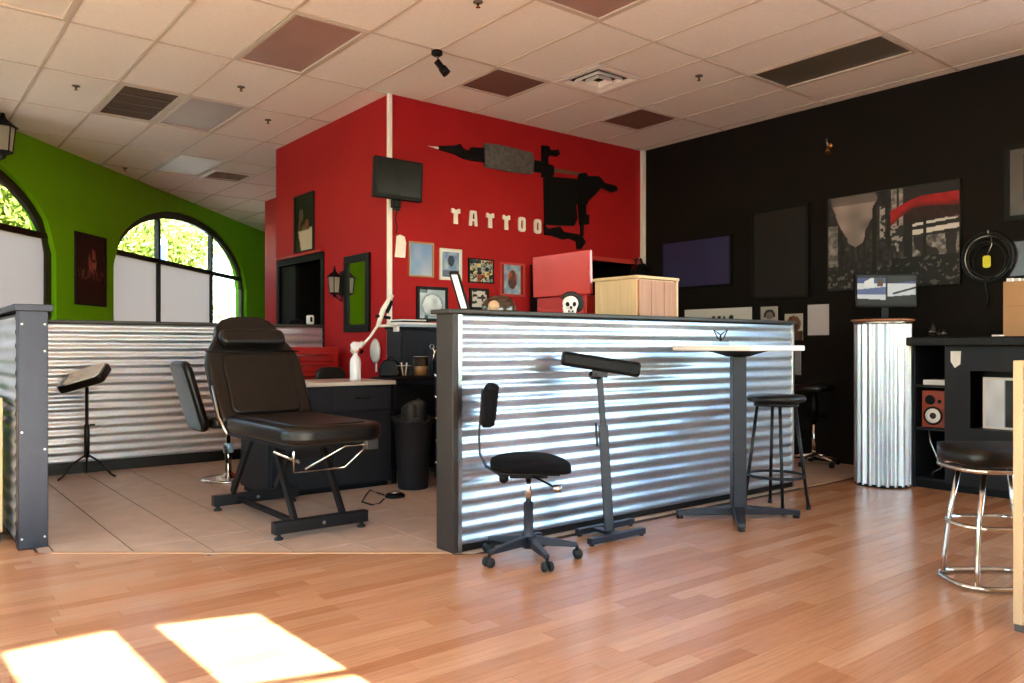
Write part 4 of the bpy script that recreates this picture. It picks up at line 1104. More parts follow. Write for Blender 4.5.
# monitor on column
mc = Vector((kx+.04, ky-.0, 1.346)); mn = Vector((-cA, -sA, 0)); mn = (mn*.95+R_*.05).normalized(); mr = Vector((-mn.y, mn.x, 0))
t = thing('monitor', 'small flat monitor showing a white and blue boat picture on the column', 'monitor', mc)
MB().prism(rounded_rect(-.16, .16, -.09, .09, .06), mc, mr, mn, Z, .014).build('stand', M['black'], t, bevel=.004)
MB().frame_box(mc-mr*.03+Z*.012+mn*.0, mr, Z, -mn, .06, .14, .03).build('neck', M['black'], t)
mw, mh = .52, .275; mo = mc+Z*.10-mr*(mw/2)+mn*.02
MB().frame_box(mo, mr, Z, -mn, mw, mh, .035).build('casing', M['black'], t, bevel=.006)

def painted(name, parent, mat, O, R, U, w, h, nx, ny, fn, N=None, thick=.0):
    O, R, U = Vector(O), Vector(R), Vector(U); inv = wmat(parent).inverted() if parent else Matrix()
    vs = []; cs = []
    for j in range(ny+1):
        for i in range(nx+1):
            vs.append(tuple(inv @ (O+R*(w*i/nx)+U*(h*j/ny)))); cs.append(lin(fn(i/nx, j/ny)))
    fs = [(j*(nx+1)+i, j*(nx+1)+i+1, (j+1)*(nx+1)+i+1, (j+1)*(nx+1)+i) for j in range(ny) for i in range(nx)]
    me = bpy.data.meshes.new(name); me.from_pydata(vs, [], fs); me.materials.append(mat); color_mesh(me, cs)
    o = bpy.data.objects.new(name, me); COL.objects.link(o); o.parent = parent; return o
def mixc(a, b, k): return tuple(x+(y-x)*k for x, y in zip(a, b))
def g_(x): return (x, x*.97, x*.95)
def boat(u_, v_):
    if .485 < u_ < .515 or v_ < .06: return (.02, .02, .03)
    base = (.25, .33, .55) if v_ > .72 else (.85, .88, .93)
    if u_ < .5:
        if v_ > .35 and v_ < .52+.2*u_: base = (.35, .42, .62)
        if v_ < .17-.1*u_+.05: base = (.03, .03, .04)
        if .12 < u_ < .28 and v_ > .6 and v_ < .95-(.28-u_): base = (.92, .93, .95)
        if .34 < u_ < .44 and .62 < v_ < .9 : base = (.35, .25, .15)
        if v_ > .9: base = (.12, .14, .2)
    else:
        if v_ > .72+.2*(u_-.5): base = (.10, .11, .14)
        if abs(v_-(.35+.55*(u_-.55))) < .035 and u_ > .6: base = (.05, .05, .06)
        if v_ < .28+.15*(u_-.5): base = (.03, .03, .03)
    return tuple(.75*x_ for x_ in base)
painted('screen', t, M['screen_on'], mo+mr*.015+Z*.02+mn*.0065, mr, Z, mw-.03, mh-.035, 90, 50, boat)

UB = 6.50
t = thing('bar_counter', 'dark bar counter with open shelves and granite top', 'counter', (6.85, 1.7, 0))
B(UB, 7.20, .55, .58, 0, 1.13).build('side_panel', M['bar'], t)
B(UB, 7.20, 2.935, 2.955, 0, 1.13).build('side_panel', M['bar'], t)
B(7.17, 7.20, .58, 2.935, 0, 1.13).build('back_panel', M['bar'], t)
B(UB, 7.17, 2.69, 2.71, .06, 1.13).build('divider', M['bar'], t)
B(UB, 6.52, 2.53, 2.69, .06, 1.13).build('front_panel', M['bar'], t)
B(UB, 6.52, .58, 2.53, .94, 1.13).build('front_panel', M['bar'], t)
B(UB, 6.52, .58, 2.53, .06, .50).build('front_panel', M['bar'], t)
B(UB, 6.52, .58, 1.2, .50, .94).build('front_panel', M['bar'], t)
B(6.80, 6.82, 1.2, 2.53, .50, .94).build('niche_back', M['bar'], t)
B(6.52, 6.80, 1.2, 2.53, .48, .50).build('niche_shelf', M['bar'], t)
for zz in (.06, .46, .80): B(6.52, 7.17, 2.71, 2.935, zz, zz+.02).build('shelf', M['bar'], t)
B(UB+.03, 7.18, .58, 2.94, 0, .06).build('plinth', M['black'], t)
B(UB-.10, 7.23, .45, 3.02, 1.13, 1.20).build('counter_top', M['bar_top'], t, bevel=.01)
# white sticker
tag(MB().prism([(0, .13), (.0, .05), (.03, 0), (.07, .03), (.075, .13)], Vector((UB-.001, 2.665, .96)), -Y, Z, -X, .002).build('sticker', M['paper']), 'white shield-shaped sticker on the front of the bar', 'sticker')
def sticker(u_, v_): return (.2, .2, .22) if (abs(v_-.75) < .12 and vnoise(u_*9, 2) > .45) or (v_ < .5 and vnoise(u_*6, v_*6, 3) > .55) else (.86, .86, .86)
# speaker in the shelf
t = thing('bookshelf_speaker', 'small speaker with reddish wood front on the bar shelf', 'speaker', (6.68, 2.82, .48))
B(6.56, 6.80, 2.735, 2.91, .481, .775).build('cabinet', M['speaker_red'], t, bevel=.004)
Rs = Matrix(((0,0,-1),(1.0,0,0),(0,1.0,0)))
w = MB().lathe([(.028, .0), (.072, .0), (.075, .006), (.070, .010), (.060, .004), (.028, .002)], (6.56, 2.822, .575), 28, Rs).build('woofer_ring', M['black'], t)
MB().lathe([(.026, .003), (.058, .005), (.058, .009), (.026, .006)], (6.56, 2.822, .575), 28, Rs).build('cone', M['paper'], w)
MB().lathe([(0, .012), (.02, .010), (.028, .004), (.028, .0), (0, 0)], (6.56, 2.822, .575), 20, Rs).build('dust_cap', M['slate_metal'], w)
MB().lathe([(0, .004), (.02, .004), (.036, .008), (.04, .0), (0, 0)], (6.56, 2.845, .70), 20, Rs).build('tweeter', M['black'], t)
MB().lathe([(0, .003), (.014, .003), (.016, 0), (0, 0)], (6.56, 2.775, .69), 14, Rs).build('port', M['black'], t)
for k in range(2):
    tag(MB().box(6.56, 6.78, 2.735, 2.90, .8205+.0195*k, .8395+.0195*k).build('magazine', M['paper'], bevel=.001), ('white magazine at the bottom of a pair on the bar shelf', 'white magazine on top of a pair on the bar shelf')[k], 'magazine', 'magazines on the bar shelf')
cc = MB().tube([(6.62, 2.88, .45), (6.60, 2.86, .36), (6.61, 2.83, .28), (6.60, 2.80, .22), (6.62, 2.78, .16), (6.60, 2.84, .12), (6.63, 2.86, .09)], .006, 6)
tag(cc.build('speaker_cable', M['steel']), 'loose silver cable hanging under the bar shelf speaker', 'cable')
# picture leaning in the niche
def streak(u_, v_):
    k = .78+.12*vnoise(u_*5, v_*2)
    if .28 < u_ < .52: k = .12+.1*vnoise(u_*20, v_*3)
    return (k*.96, k*.98, k)
t = thing('framed_picture', 'white framed black and white print leaning in the bar niche', 'picture', (6.6, 2.2, .50))
MB().frame_box((6.60, 2.475, .502), -Y, Z, X, .50, .39, .02).build('frame', M['frame_white'], t, bevel=.002)
painted('print', t, M['art_gloss'], (6.599, 2.455, .52), -Y, Z, .46, .352, 40, 20, streak)
# bits on the bar
x, y = 6.52, 2.74
t = thing('glass_jar', 'cluster of clear glass jars on the bar top', 'jar', (6.75, 2.92, 1.20))
for k, (a, b, r, h) in enumerate(((6.73, 2.90, .035, .11), (6.78, 2.84, .028, .08), (6.70, 2.83, .02, .06))):
    MB().lathe([(0, 1.201), (r, 1.201), (r, 1.2+h*.7), (r*.5, 1.2+h*.85), (r*.5, 1.2+h), (0, 1.2+h)], (a, b, 0), 14).build('jar', M['cupglass'], t)
tag(B(6.62, 6.68, 2.35, 2.42, 1.201, 1.215).build('soap_dish', M['paper'], bevel=.003), 'tiny white dish on the bar top', 'dish')
bxp = at_u(1003, 335, 6.72)
t = thing('cardboard_box', 'brown cardboard box standing on the bar top', 'box', (6.95, 1.9, 1.2))
B(6.72, 7.05, 1.50, bxp.y, 1.201, 1.62).build('carton', M['card'], t, bevel=.004)
B(6.715, 6.722, 1.50, bxp.y, 1.43, 1.435).build('tape_seam', M['plank_wood'], t)
for k in range(5):
    B(6.73+.05*k, 6.76+.05*k, bxp.y-.06-.03*k, bxp.y-.02-.02*k, 1.62, 1.645).build('packing_strip', M['paper'], t)

# ------------------------------------------------------------------ chrome sled stool and pale counter at the right
cx, cy = 4.17, 1.50
t = thing('chrome_stool', 'black padded stool on a chrome sled frame', 'stool', (cx, cy, 0))
fw = Vector((sA, -cA, 0)); fd = Vector((cA, sA, 0)); c0 = Vector((cx, cy, 0))
def lp(a, b, z): return c0+fw*a+fd*b+Z*z
def sled(hw, hd, z, r=.13, n=10):
    pts = []
    for sx_, sy_, a0_ in ((1, -1, -90), (1, 1, 0), (-1, 1, 90), (-1, -1, 180)):
        for k in range(n+1):
            a = math.radians(a0_+90*k/n); pts.append(lp(sx_*(hw-r)+r*math.cos(a), sy_*(hd-r)+r*math.sin(a), z))
    return pts
MB().tube(sled(.235, .17, .016), .0125, 10, closed=True).build('base_loop', M['chrome'], t)
MB().tube(sled(.21, .15, .285), .0125, 10, closed=True).build('footrest_loop', M['chrome'], t)
for a, b in ((-.17, -.13), (.17, -.13), (-.17, .13), (.17, .13)):
    MB().tube([lp(a*1.06, b*1.1, .02), lp(a*1.04, b*1.08, .10), lp(a*.94, b*.95, .30), lp(a*.72, b*.8, .54)], .0125, 10).build('leg', M['chrome'], t)
MB().tube(sled(.225, .19, .555, .12), .011, 8, closed=True).build('seat_rim', M['chrome'], t)
def st(u_, v_, s_):
    a, b = disc_map(u_, v_); r = min(1, max(abs(a), abs(b))); e = math.sqrt(max(0, 1-r**6))
    return lp(.25*a, .21*b, .612+(.044*e+.004)*s_)
pad(st, 14, 14).build('seat', M['vinyl'], t)
pb_ = at_floor(1016, 636)
t = thing('pale_counter', 'tall pale birch counter panel beside the chrome stool', 'counter', (3.6, 1.0, 0))
# panel end seen from the left edge, counter runs to the right
eu, ev = 3.505, 1.205
B(eu, eu+.40, ev-.035, ev, .03, 1.07).build('end_panel', M['pale_wood'], t, bevel=.003)
B(eu, eu+.40, ev-1.5, ev-.035, 1.04, 1.07).build('top', M['pale_wood'], t, bevel=.003)
B(eu, eu+.40, ev-1.535, ev-1.5, .03, 1.07).build('end_panel', M['pale_wood'], t, bevel=.003)
for vv in (ev-.02, ev-1.52):
    for uu in (eu+.03, eu+.37): B(uu-.02, uu+.02, vv-.018, vv+.018, 0, .032).build('foot', M['grille'], t)
t = thing('pale_cabinet', 'pale wood cabinet edge standing beside the left partition', 'cabinet', (.3, 5.5, 0))
eu, ev = .57, 5.38
B(.02, eu, ev, ev+.45, .06, .83).build('body', M['pale_wood'], t, bevel=.003)
B(.04, eu-.01, ev+.02, ev+.43, 0, .06).build('plinth', M['black'], t)
# ------------------------------------------------------------------ things on and behind the front partition
# white/black display card on the cap
p = at_v(463, 306, 3.63)
t = thing('menu_stand', 'leaning white card in a black holder on the partition cap', 'card holder', (p.x, 3.64, 1.33))
tl = Vector((-.28*sA, .28*cA, .96)).normalized(); sd_ = Vector((sA, -cA, 0)); nn_ = Vector((-cA, -sA, 0))
o_ = Vector((p.x-.025, 3.63, 1.332))
MB().frame_box(o_, (sd_*.95+Z*.0).normalized(), tl, -nn_, .055, .225, .14).build('holder', M['black'], t, bevel=.012)
MB().frame_box(o_+sd_*.012+tl*.006+nn_*.001, sd_, tl, nn_, .032, .195, .004).build('card', M['paper'], t)
# dome / helmet
p = at_v(502, 305, 3.9)
t = thing('helmet', 'dark brown glossy helmet on the shelf behind the partition', 'helmet', (p.x, 3.95, 1.30))
hx_, hy_ = p.x, 3.93
MB().lathe([(.105, 1.325), (.112, 1.34), (.108, 1.38), (.09, 1.415), (.055, 1.44), (0, 1.45)], (hx_, hy_, 0), 24).build('shell', M['brown_glass'], t)
MB().lathe([(.108, 1.322), (.122, 1.322), (.124, 1.332), (.11, 1.338)], (hx_, hy_, 0), 24).build('rim', M['black'], t)
MB().lathe([(0, 0), (.035, 0), (.03, .01), (0, .014)], Vector((hx_, hy_, 1.375))+nn_*.103-sd_*.03, 14, Matrix((sd_, Z, nn_)).transposed()).build('badge', M['tan'], t)
t = thing('shelf_unit', 'black shelf unit standing behind the front partition', 'shelf', (3.4, 3.95, 0))
B(2.75, 4.02, 3.80, 4.10, 1.29, 1.32).build('top', M['cap'], t, bevel=.003)
for a in (2.76, 3.99): B(a, a+.025, 3.80, 4.10, 0, 1.29).build('side', M['black'], t)
for zz in (.1, .5, .9): B(2.785, 3.99, 3.80, 4.10, zz, zz+.02).build('shelf', M['black'], t)
p = at_v(532, 306, 3.85)
tag(B(p.x-.07, p.x+.14, 3.83, 4.0, 1.3205, 1.333).build('paper_pad', M['paper'], bevel=.002), 'flat white paper pad beside the brown helmet', 'paper')
# skull figure
p = at_v(571, 311, 3.64)
kx_, ky_ = p.x, 3.645
t = thing('skull_figurine', 'small white skull figurine with a black hood on the partition cap', 'figurine', (kx_, ky_, 1.33))
def ball(c, rx, ry, rz, name, mat, par, seg=20):
    pr_ = [(math.sin(math.pi*k/12), -math.cos(math.pi*k/12)) for k in range(13)]; pr_[0] = (0, -1); pr_[-1] = (0, 1)
    return MB().lathe(pr_, c, seg, Matrix(((rx*sd_.x, ry*-nn_.x, 0), (rx*sd_.y, ry*-nn_.y, 0), (0, 0, rz)))).build(name, mat, par)
c0 = Vector((kx_, ky_, 1.395))
ball(c0, .050, .055, .048, 'cranium', M['paper'], t)
MB().prism([(-.038, 0), (.038, 0), (.045, .045), (-.045, .045)], Vector((kx_, ky_, 1.331))+nn_*.03-sd_*.005, sd_, Z, -nn_, .06).build('jaw', M['paper'], t, bevel=.008)
for sg in (-1, 1):
    ball(c0+nn_*.044+sd_*.02*sg+Z*-.006, .014, .014, .015, 'eye_socket', M['black'], t, 12)
    ball(c0+nn_*.02+sd_*.012*sg+Z*-.05, .006, .03, .008, 'tooth_gap', M['black'], t, 8)
ball(c0+nn_*.05+Z*-.028, .007, .008, .011, 'nose_cavity', M['black'], t, 10)
hood = MB().tube([c0+sd_*(.066*math.cos(a))+Z*(.062*math.sin(a))-nn_*.012 for a in [math.radians(-50+20*k) for k in range(11)]], [.012, .018, .020, .02, .02, .018, .018, .016, .014, .012, .008], 8)
hood.build('hood', M['rubber'], t)
# red tool chest with raised lid behind the partition
UL = 4.2
t = thing('red_chest', 'red lacquered tool chest with raised lid behind the partition', 'tool chest', (4.3, 4.62, 0))
B(UL+.03, UL+.33, 4.36, 4.94, 0, 1.52).build('body', M['redmetal'], t, bevel=.006)
lid = MB().frame_box((UL, 4.29, 1.525), Y, Vector((-.03, 0, 1)).normalized(), X, .665, .33, .03).build('lid', M['redlid'], t, bevel=.005)
for k in range(4):
    d = B(UL+.012, UL+.03, 4.38, 4.92, .10+.34*k, .42+.34*k).build('drawer', M['redmetal'], t, bevel=.004)
    MB().tube([(UL+.012, 4.5, .36+.34*k), (UL-.01, 4.51, .36+.34*k), (UL-.01, 4.79, .36+.34*k), (UL+.012, 4.8, .36+.34*k)], .006).build('handle', M['chrome'], d)
# wooden cabinet behind the partition
t = thing('wooden_cabinet', 'pale wooden cabinet with reddish planked front behind the partition', 'cabinet', (4.34, 3.95, 0))
B(4.12, 4.54, 3.755, 4.16, 0, 1.60).build('carcass', M['pale_wood'], t, bevel=.003)
for k in range(3):
    a = 4.135+.132*k
    B(a, a+.128, 3.74, 3.756, .04, 1.59).build('plank', M['plank_wood'], t, bevel=.002)
B(4.525, 4.545, 3.735, 3.757, 0, 1.60).build('edge_strip', M['pale_wood'], t)
B(4.105, 4.56, 3.735, 4.17, 1.60, 1.622).build('top', M['pale_wood'], t, bevel=.003)
# tall black upright built over a dark strip against the red wall beside the red-framed print
t = thing('black_upright', 'slim tall black upright against the red wall', 'speaker', (5.55, 6.38, 0))
B(5.44, 5.60, 6.30, 6.47, .03, 2.0).build('cabinet', M['black'], t, bevel=.006)
B(5.40, 5.64, 6.26, 6.48, 0, .03).build('base', M['black_metal'], t)
for k in range(4): MB().lathe([(0, .002), (.03, .0), (.055, .008), (.06, 0), (0, 0)], (5.52, 6.30, .6+.4*k), 20, Matrix(((1.0,0,0),(0,0,-1),(0,1.0,0)))).build('front_disc', M['slate_metal'], t)
# black bag at the corner of the front doorway
p = at_v(633, 268, 6.40)
t = thing('shoulder_bag', 'black bag hanging in the corner of the front doorway', 'bag', (7.05, 6.40, 1.7))
bpr = [(-.16, -.5), (.10, -.5), (.13, -.1), (.10, .06), (.02, .12), (-.08, .08), (-.15, -.02)]
MB().prism(bpr, Vector((7.08, 6.44, 2.0)), X, Z, -Y, .12).build('pouch', M['black'], t, bevel=.03, seg=3)
MB().tube([(7.0, 6.40, 2.02), (7.06, 6.43, 2.16), (7.14, 6.44, 2.18), (7.18, 6.40, 2.02)], .012).build('strap', M['rubber'], t)
MB().tube([(7.10, 6.50, 2.17), (7.10, 6.42, 2.17), (7.10, 6.42, 2.19)], .007).build('hook', M['steel'], t)
# small things on the rear partition cap
t = thing('soap_dispenser', 'white pump dispenser on the rear partition cap', 'dispenser', (3.62, 7.96, 1.36))
MB().prism(rounded_rect(-.035, .035, 0, .10, .02), Vector((3.62, 7.98, 1.361)), X, Z, -Y, .05).build('body', M['bottle'], t, bevel=.006)
MB().tube([(3.62, 7.925, 1.44), (3.62, 7.922, 1.39)], .012).build('spout', M['black'], t)
t = thing('black_cap', 'crumpled black cap on the rear partition cap', 'cap', (3.47, 7.96, 1.36))
MB().lathe([(.07, 1.361), (.072, 1.38), (.055, 1.405), (.02, 1.415), (0, 1.415)], (3.47, 7.97, 0), 18).build('crown', M['fabric'], t)
MB().prism([(-.05, 0), (.05, 0), (.03, -.06), (-.03, -.06)], (3.44, 7.915, 1.361), X, Y, Z, .008).build('peak', M['fabric'], t)

# ------------------------------------------------------------------ tattoo machine cutout and lettering on the red wall
WV = 6.5
def wall_poly(name, zpts, mat, par, d=.02, z=0.0):
    """zpts: outline points measured on the wall (u,h)"""
    return MB().prism(zpts, (0, WV-z, 0), X, Z, -Y, d).build(name, mat, par)
def zc_(pts): return [(lambda q: (q.x, q.z))(at_v(440+x*.18555, 130+y*.18555, WV)) for x, y in pts]
def zd_(pts): return [(lambda q: (q.x, q.z))(at_v(420+x*.2246, 120+y*.2246, WV)) for x, y in pts]
t = thing('machine_cutout', 'large black tattoo machine cutout mounted on the red wall', 'wall sign', (5.2, WV, 2.6))
wall_poly('needle_tip', zd_([(33, 117), (78, 121), (78, 131)]), M['white'], t)
wall_poly('tube_tip', zd_([(78, 117), (150, 115), (175, 107), (190, 130), (205, 137), (217, 134), (226, 122), (284, 126), (284, 190), (240, 184), (190, 173), (150, 152), (78, 131)]), M['cutout'], t, .022)
wall_poly('grip', zc_([(232, 75), (300, 80), (400, 102), (490, 126), (499, 165), (494, 235), (480, 240), (380, 228), (235, 200)]), M['grip'], t, .03)
wall_poly('tube_stem', zc_([(493, 163), (552, 172), (552, 234), (493, 223)]), M['cutout'], t, .022)
wall_poly('tube_clamp', zc_([(545, 85), (580, 88), (587, 110), (632, 108), (639, 130), (625, 145), (587, 138), (576, 150), (576, 185), (608, 195), (608, 242), (598, 256), (545, 256)]), M['cutout'], t, .026)
wall_poly('coil_block', zc_([(556, 250), (750, 266), (745, 380), (727, 408), (735, 480), (716, 518), (640, 515), (560, 512)]), M['cutout'], t, .024)
wall_poly('rear_frame', zc_([(742, 236), (780, 232), (790, 250), (850, 250), (874, 276), (880, 292), (830, 350), (795, 380), (780, 410), (780, 455), (797, 460), (795, 510), (750, 512), (742, 400)]), M['cutout'], t, .026)
wall_poly('thumb_screw', zc_([(870, 284), (905, 292), (945, 303), (950, 328), (920, 338), (868, 312)]), M['cutout'], t, .022)
wall_poly('lower_arm', zc_([(556, 505), (575, 532), (640, 520), (662, 550), (755, 565), (780, 605), (755, 642), (735, 642), (730, 602), (690, 585), (660, 592), (600, 572), (560, 566)]), M['cutout'], t, .024)
wall_poly('contact_rod', zc_([(755, 505), (769, 505), (767, 572), (755, 570)]), M['cutout'], t, .020)
wall_poly('spring_strip', zc_([(606, 206), (760, 233), (760, 247), (606, 226)]), M['spring'], t, .018)
LZ0, LZ1 = 2.342, 2.496
def letter_T(u0, u1):
    w = u1-u0; m_ = (u0+u1)/2; sw = w*.24
    return [(m_-sw, LZ0), (m_+sw, LZ0), (m_+sw*.85, LZ1-.055), (u1, LZ1-.045), (u1-.002, LZ1-.006), (u1-.014, LZ1), (m_+.012, LZ1-.010), (m_, LZ1-.016), (m_-.012, LZ1-.010), (u0+.014, LZ1), (u0+.002, LZ1-.006), (u0, LZ1-.045), (m_-sw*.85, LZ1-.055)]
def letter(ch, u0, u1, lab):
    t = thing('wall_letter', lab, 'letter', ((u0+u1)/2, WV, LZ0), 0, 'white letters spelling TATTOO')
    O = (0, WV-.008, 0); d = .016
    pegs = MB().tube([((u0+u1)/2, WV, (LZ0+LZ1)/2+.03), ((u0+u1)/2, WV-.009, (LZ0+LZ1)/2+.03)], .006)
    if ch == 'T': MB().prism(letter_T(u0, u1), O, X, Z, -Y, d).build('face', M['white'], t, bevel=.002)
    elif ch == 'A':
        w = u1-u0; m_ = (u0+u1)/2
        MB().prism([(u0, LZ0), (u0+w*.34, LZ0), (u0+w*.38, LZ0+.05), (u1-w*.38, LZ0+.05), (u1-w*.34, LZ0), (u1, LZ0), (u1-w*.10, LZ1-.01), (u1-w*.2, LZ1), (u0+w*.2, LZ1), (u0+w*.10, LZ1-.01)], O, X, Z, -Y, d).build('face', M['white'], t, bevel=.002)
        MB().prism([(m_-.010, LZ0+.07), (m_+.010, LZ0+.07), (m_+.006, LZ1-.03), (m_-.006, LZ1-.03)], (0, WV-.0245, 0), X, Z, -Y, .001).build('counter', M['cutout'], t)
    else:
        MB().ring(rounded_rect(u0, u1, LZ0, LZ1, .03, 5), rounded_rect(u0+.032, u1-.032, LZ0+.034, LZ1-.034, .008, 5), O, X, Z, -Y, d).build('face', M['white'], t)
    pegs.build('peg', M['steel'], t)
for ch, u0, u1, lab in (('T', 4.434, 4.541, 'white letter T beginning the word on the red wall'), ('A', 4.650, 4.752, 'white letter A on the red wall'),
                        ('T', 4.866, 4.966, 'white letter T right after the A on the red wall'), ('T', 5.078, 5.176, 'white letter T just before the first O on the red wall'),
                        ('O', 5.290, 5.384, 'white letter O between the T and the final O'), ('O', 5.508, 5.604, 'white final letter O beside the machine cutout')):
    letter(ch, u0, u1, lab)

# ------------------------------------------------------------------ pictures
def framed(name, label, cat, O, R, N, w, h, fmat, fn, fw=.018, depth=.02, nx=28, ny=32, art='art_gloss', grp=None, mat_w=0):
    O, R, N = Vector(O), Vector(R), Vector(N)
    t = thing(name, label, cat, O+R*(w/2), 0, grp)
    P_ = lambda x, y: (x, y)
    MB().ring([(0,0),(w,0),(w,h),(0,h)], [(fw,fw),(w-fw,fw),(w-fw,h-fw),(fw,h-fw)], O, R, Z, N, depth).build('frame', fmat, t)
    MB().frame_box(O+R*fw*.8+Z*fw*.8, R, Z, N, w-fw*1.6, h-fw*1.6, depth*.5).build('backing', M['paper'] if mat_w else M['black'], t)
    q = fw+mat_w
    painted('print', t, M[art], O+R*q+Z*q+N*(depth*.5+.002), R, Z, w-2*q, h-2*q, nx, ny, fn)
    return t
def bluesky(u_, v_):
    k = vnoise(u_*3, v_*3); return mixc((.30, .42, .62), (.62, .58, .62), min(1, max(0, (1-v_)*.7*u_+k*.35)))
def bluefig(u_, v_):
    c_ = mixc((.35, .45, .62), (.66, .70, .74), vnoise(u_*4, v_*5))
    if .3 < u_ < .75 and .42 < v_ < .85 and math.hypot((u_-.52)*1.1, v_-.65) < .22: c_ = (.10, .13, .22)
    if v_ < .28: c_ = (.33, .38, .48)
    return c_
def comic(u_, v_):
    i, j = int(u_*6), int(v_*6); k = hsh(i, j, 5)
    c_ = [(.85, .82, .70), (.75, .72, .62), (.65, .30, .22), (.20, .24, .30), (.62, .66, .62), (.88, .78, .55)][int(k*5.99)]
    return mixc(c_, (.12, .12, .12), .8 if vnoise(u_*18, v_*18, 2) > .62 else .1)
def flame(u_, v_):
    r = math.hypot((u_-.5)*1.6, (v_-.5)); c_ = mixc((.42, .52, .66), (.70, .74, .76), vnoise(u_*6, v_*8))
    if r < .33: c_ = mixc((.75, .35, .18), (.25, .22, .25), vnoise(u_*9, v_*9, 4))
    if u_ < .12 or u_ > .88: c_ = (.55, .16, .13)
    return c_
def portrait(u_, v_):
    c_ = mixc((.50, .55, .60), (.72, .75, .78), vnoise(u_*3, v_*3, 8))
    r = math.hypot((u_-.5)/.42, (v_-.46)/.42)
    if r < 1: c_ = mixc((.60, .62, .66), (.80, .81, .83), vnoise(u_*5, v_*5, 9))
    if .86 < r < 1.0: c_ = (.45, .48, .52)
    if v_ > .9 and u_ < .3 or (v_ < .1 and .2 < u_ < .35): c_ = (.06, .06, .07)
    return c_
def sketch(u_, v_):
    k = .78-.55*(vnoise(u_*7, v_*7, 3) > .6); return (k, k*.97, k*.94)
def wallV(name, lab, u0, u1, h0, h1, fm, fn, **k):
    return framed(name, lab, 'picture', (u0, WV, h0), X, -Y, u1-u0, h1-h0, fm, fn, **k)
wallV('framed_picture', 'blue abstract print in a thin oak frame on the red wall', 3.949, 4.231, 1.793, 2.129, M['frame_oak'], bluesky)
wallV('framed_picture', 'blue figure print in a white frame on the red wall', 4.301, 4.563, 1.781, 2.09, M['frame_white'], bluefig, mat_w=.012)
wallV('framed_picture', 'comic-style print in a thin dark frame on the red wall', 4.649, 4.966, 1.771, 2.017, M['frame_black'], comic, fw=.012, nx=48, ny=40)
wallV('framed_picture', 'flame print in a wide red frame on the red wall', 5.044, 5.381, 1.653, 2.003, M['frame_red'], flame, fw=.022)
wallV('framed_picture', 'grey portrait in a broad black frame above the grey cabinet', 4.038, 4.395, 1.368, 1.706, M['frame_black'], portrait, fw=.03)
wallV('framed_picture', 'small grey sketch in a black frame below the comic-style print', 4.661, 4.90, 1.50, 1.715, M['frame_black'], sketch, fw=.025)
tg_ = MB().prism([(0, 0), (.115, 0), (.125, .14), (.11, .20), (.06, .216), (.02, .20), (.012, .1)], (3.80, WV-.002, 1.966), X, Z, -Y, .006)
tag(tg_.build('wall_tag', M['white'], bevel=.002), 'white rounded paper tag on the red wall near the corner bead', 'tag')
# TV
t = thing('television', 'small black television on a bracket at the red wall corner', 'television', (3.67, 6.2, 2.63))
MB().frame_box((3.42, 6.20, 2.448), X, Vector((0, -.06, 1)).normalized(), Y, .50, .36, .05).build('casing', M['black'], t, bevel=.008)
MB().frame_box((3.445, 6.196, 2.485), X, Vector((0, -.06, 1)).normalized(), -Y, .45, .305, .003).build('screen', M['screen_off'], t)
MB().tube([(3.70, 6.24, 2.55), (3.74, 6.34, 2.50), (3.80, 6.50, 2.50)], .022).build('bracket_arm', M['black_metal'], t)
B(3.77, 3.85, 6.485, 6.5, 2.40, 2.60).build('wall_plate', M['black_metal'], t)
B(3.64, 3.72, 6.24, 6.30, 2.38, 2.46).build('power_block', M['black'], t, bevel=.01)
tag(MB().tube([(3.72, 6.31, 2.385), (3.80, 6.485, 2.32), (3.83, 6.492, 2.25), (3.81, 6.492, 2.19)], .005, 6).build('tv_cable', M['rubber']), 'thin black cable hanging below the television', 'cable')

# side wall pictures (U = 3.75, facing -U)
def wallU(U_, name, lab, v_left, v_right, h0, h1, fm, fn, cat='picture', **k):
    return framed(name, lab, cat, (U_, v_left, h0), -Y, -X, v_left-v_right, h1-h0, fm, fn, **k)
def figure(u_, v_):
    c_ = (.10, .09, .08) if v_ > .35 else (.16, .13, .11)
    if math.hypot((u_-.35)*1.2, v_-.62) < .16: c_ = (.30, .26, .22)
    if v_ < .38 and u_ > .35-.4*v_ and u_ < .98: c_ = (.72, .64, .56)
    if .36 < v_ < .55 and .2 < u_ < .8: c_ = mixc((.45, .30, .22), (.12, .10, .1), vnoise(u_*6, v_*10))
    if v_ > .8: c_ = (.12, .13, .12)
    return c_
wallU(3.75, 'canvas_painting', 'tall dark figure painting above the black doorway', 8.62, 8.12, 2.19, 2.83, M['canvas_edge'], figure, fw=.008, depth=.03)
t = thing('wall_mirror', 'tall mirror in a black frame reflecting the green wall', 'mirror', (3.75, 7.12, 1.27))
MB().ring([(0,0),(.524,0),(.524,.77),(0,.77)], [(.075,.075),(.449,.075),(.449,.695),(.075,.695)], (3.75, 7.383, 1.27), -Y, Z, -X, .03).build('frame', M['frame_black'], t, bevel=.004)
B(3.738, 3.742, 6.93, 7.31, 1.34, 1.97).build('glass', M['mirror'], t)
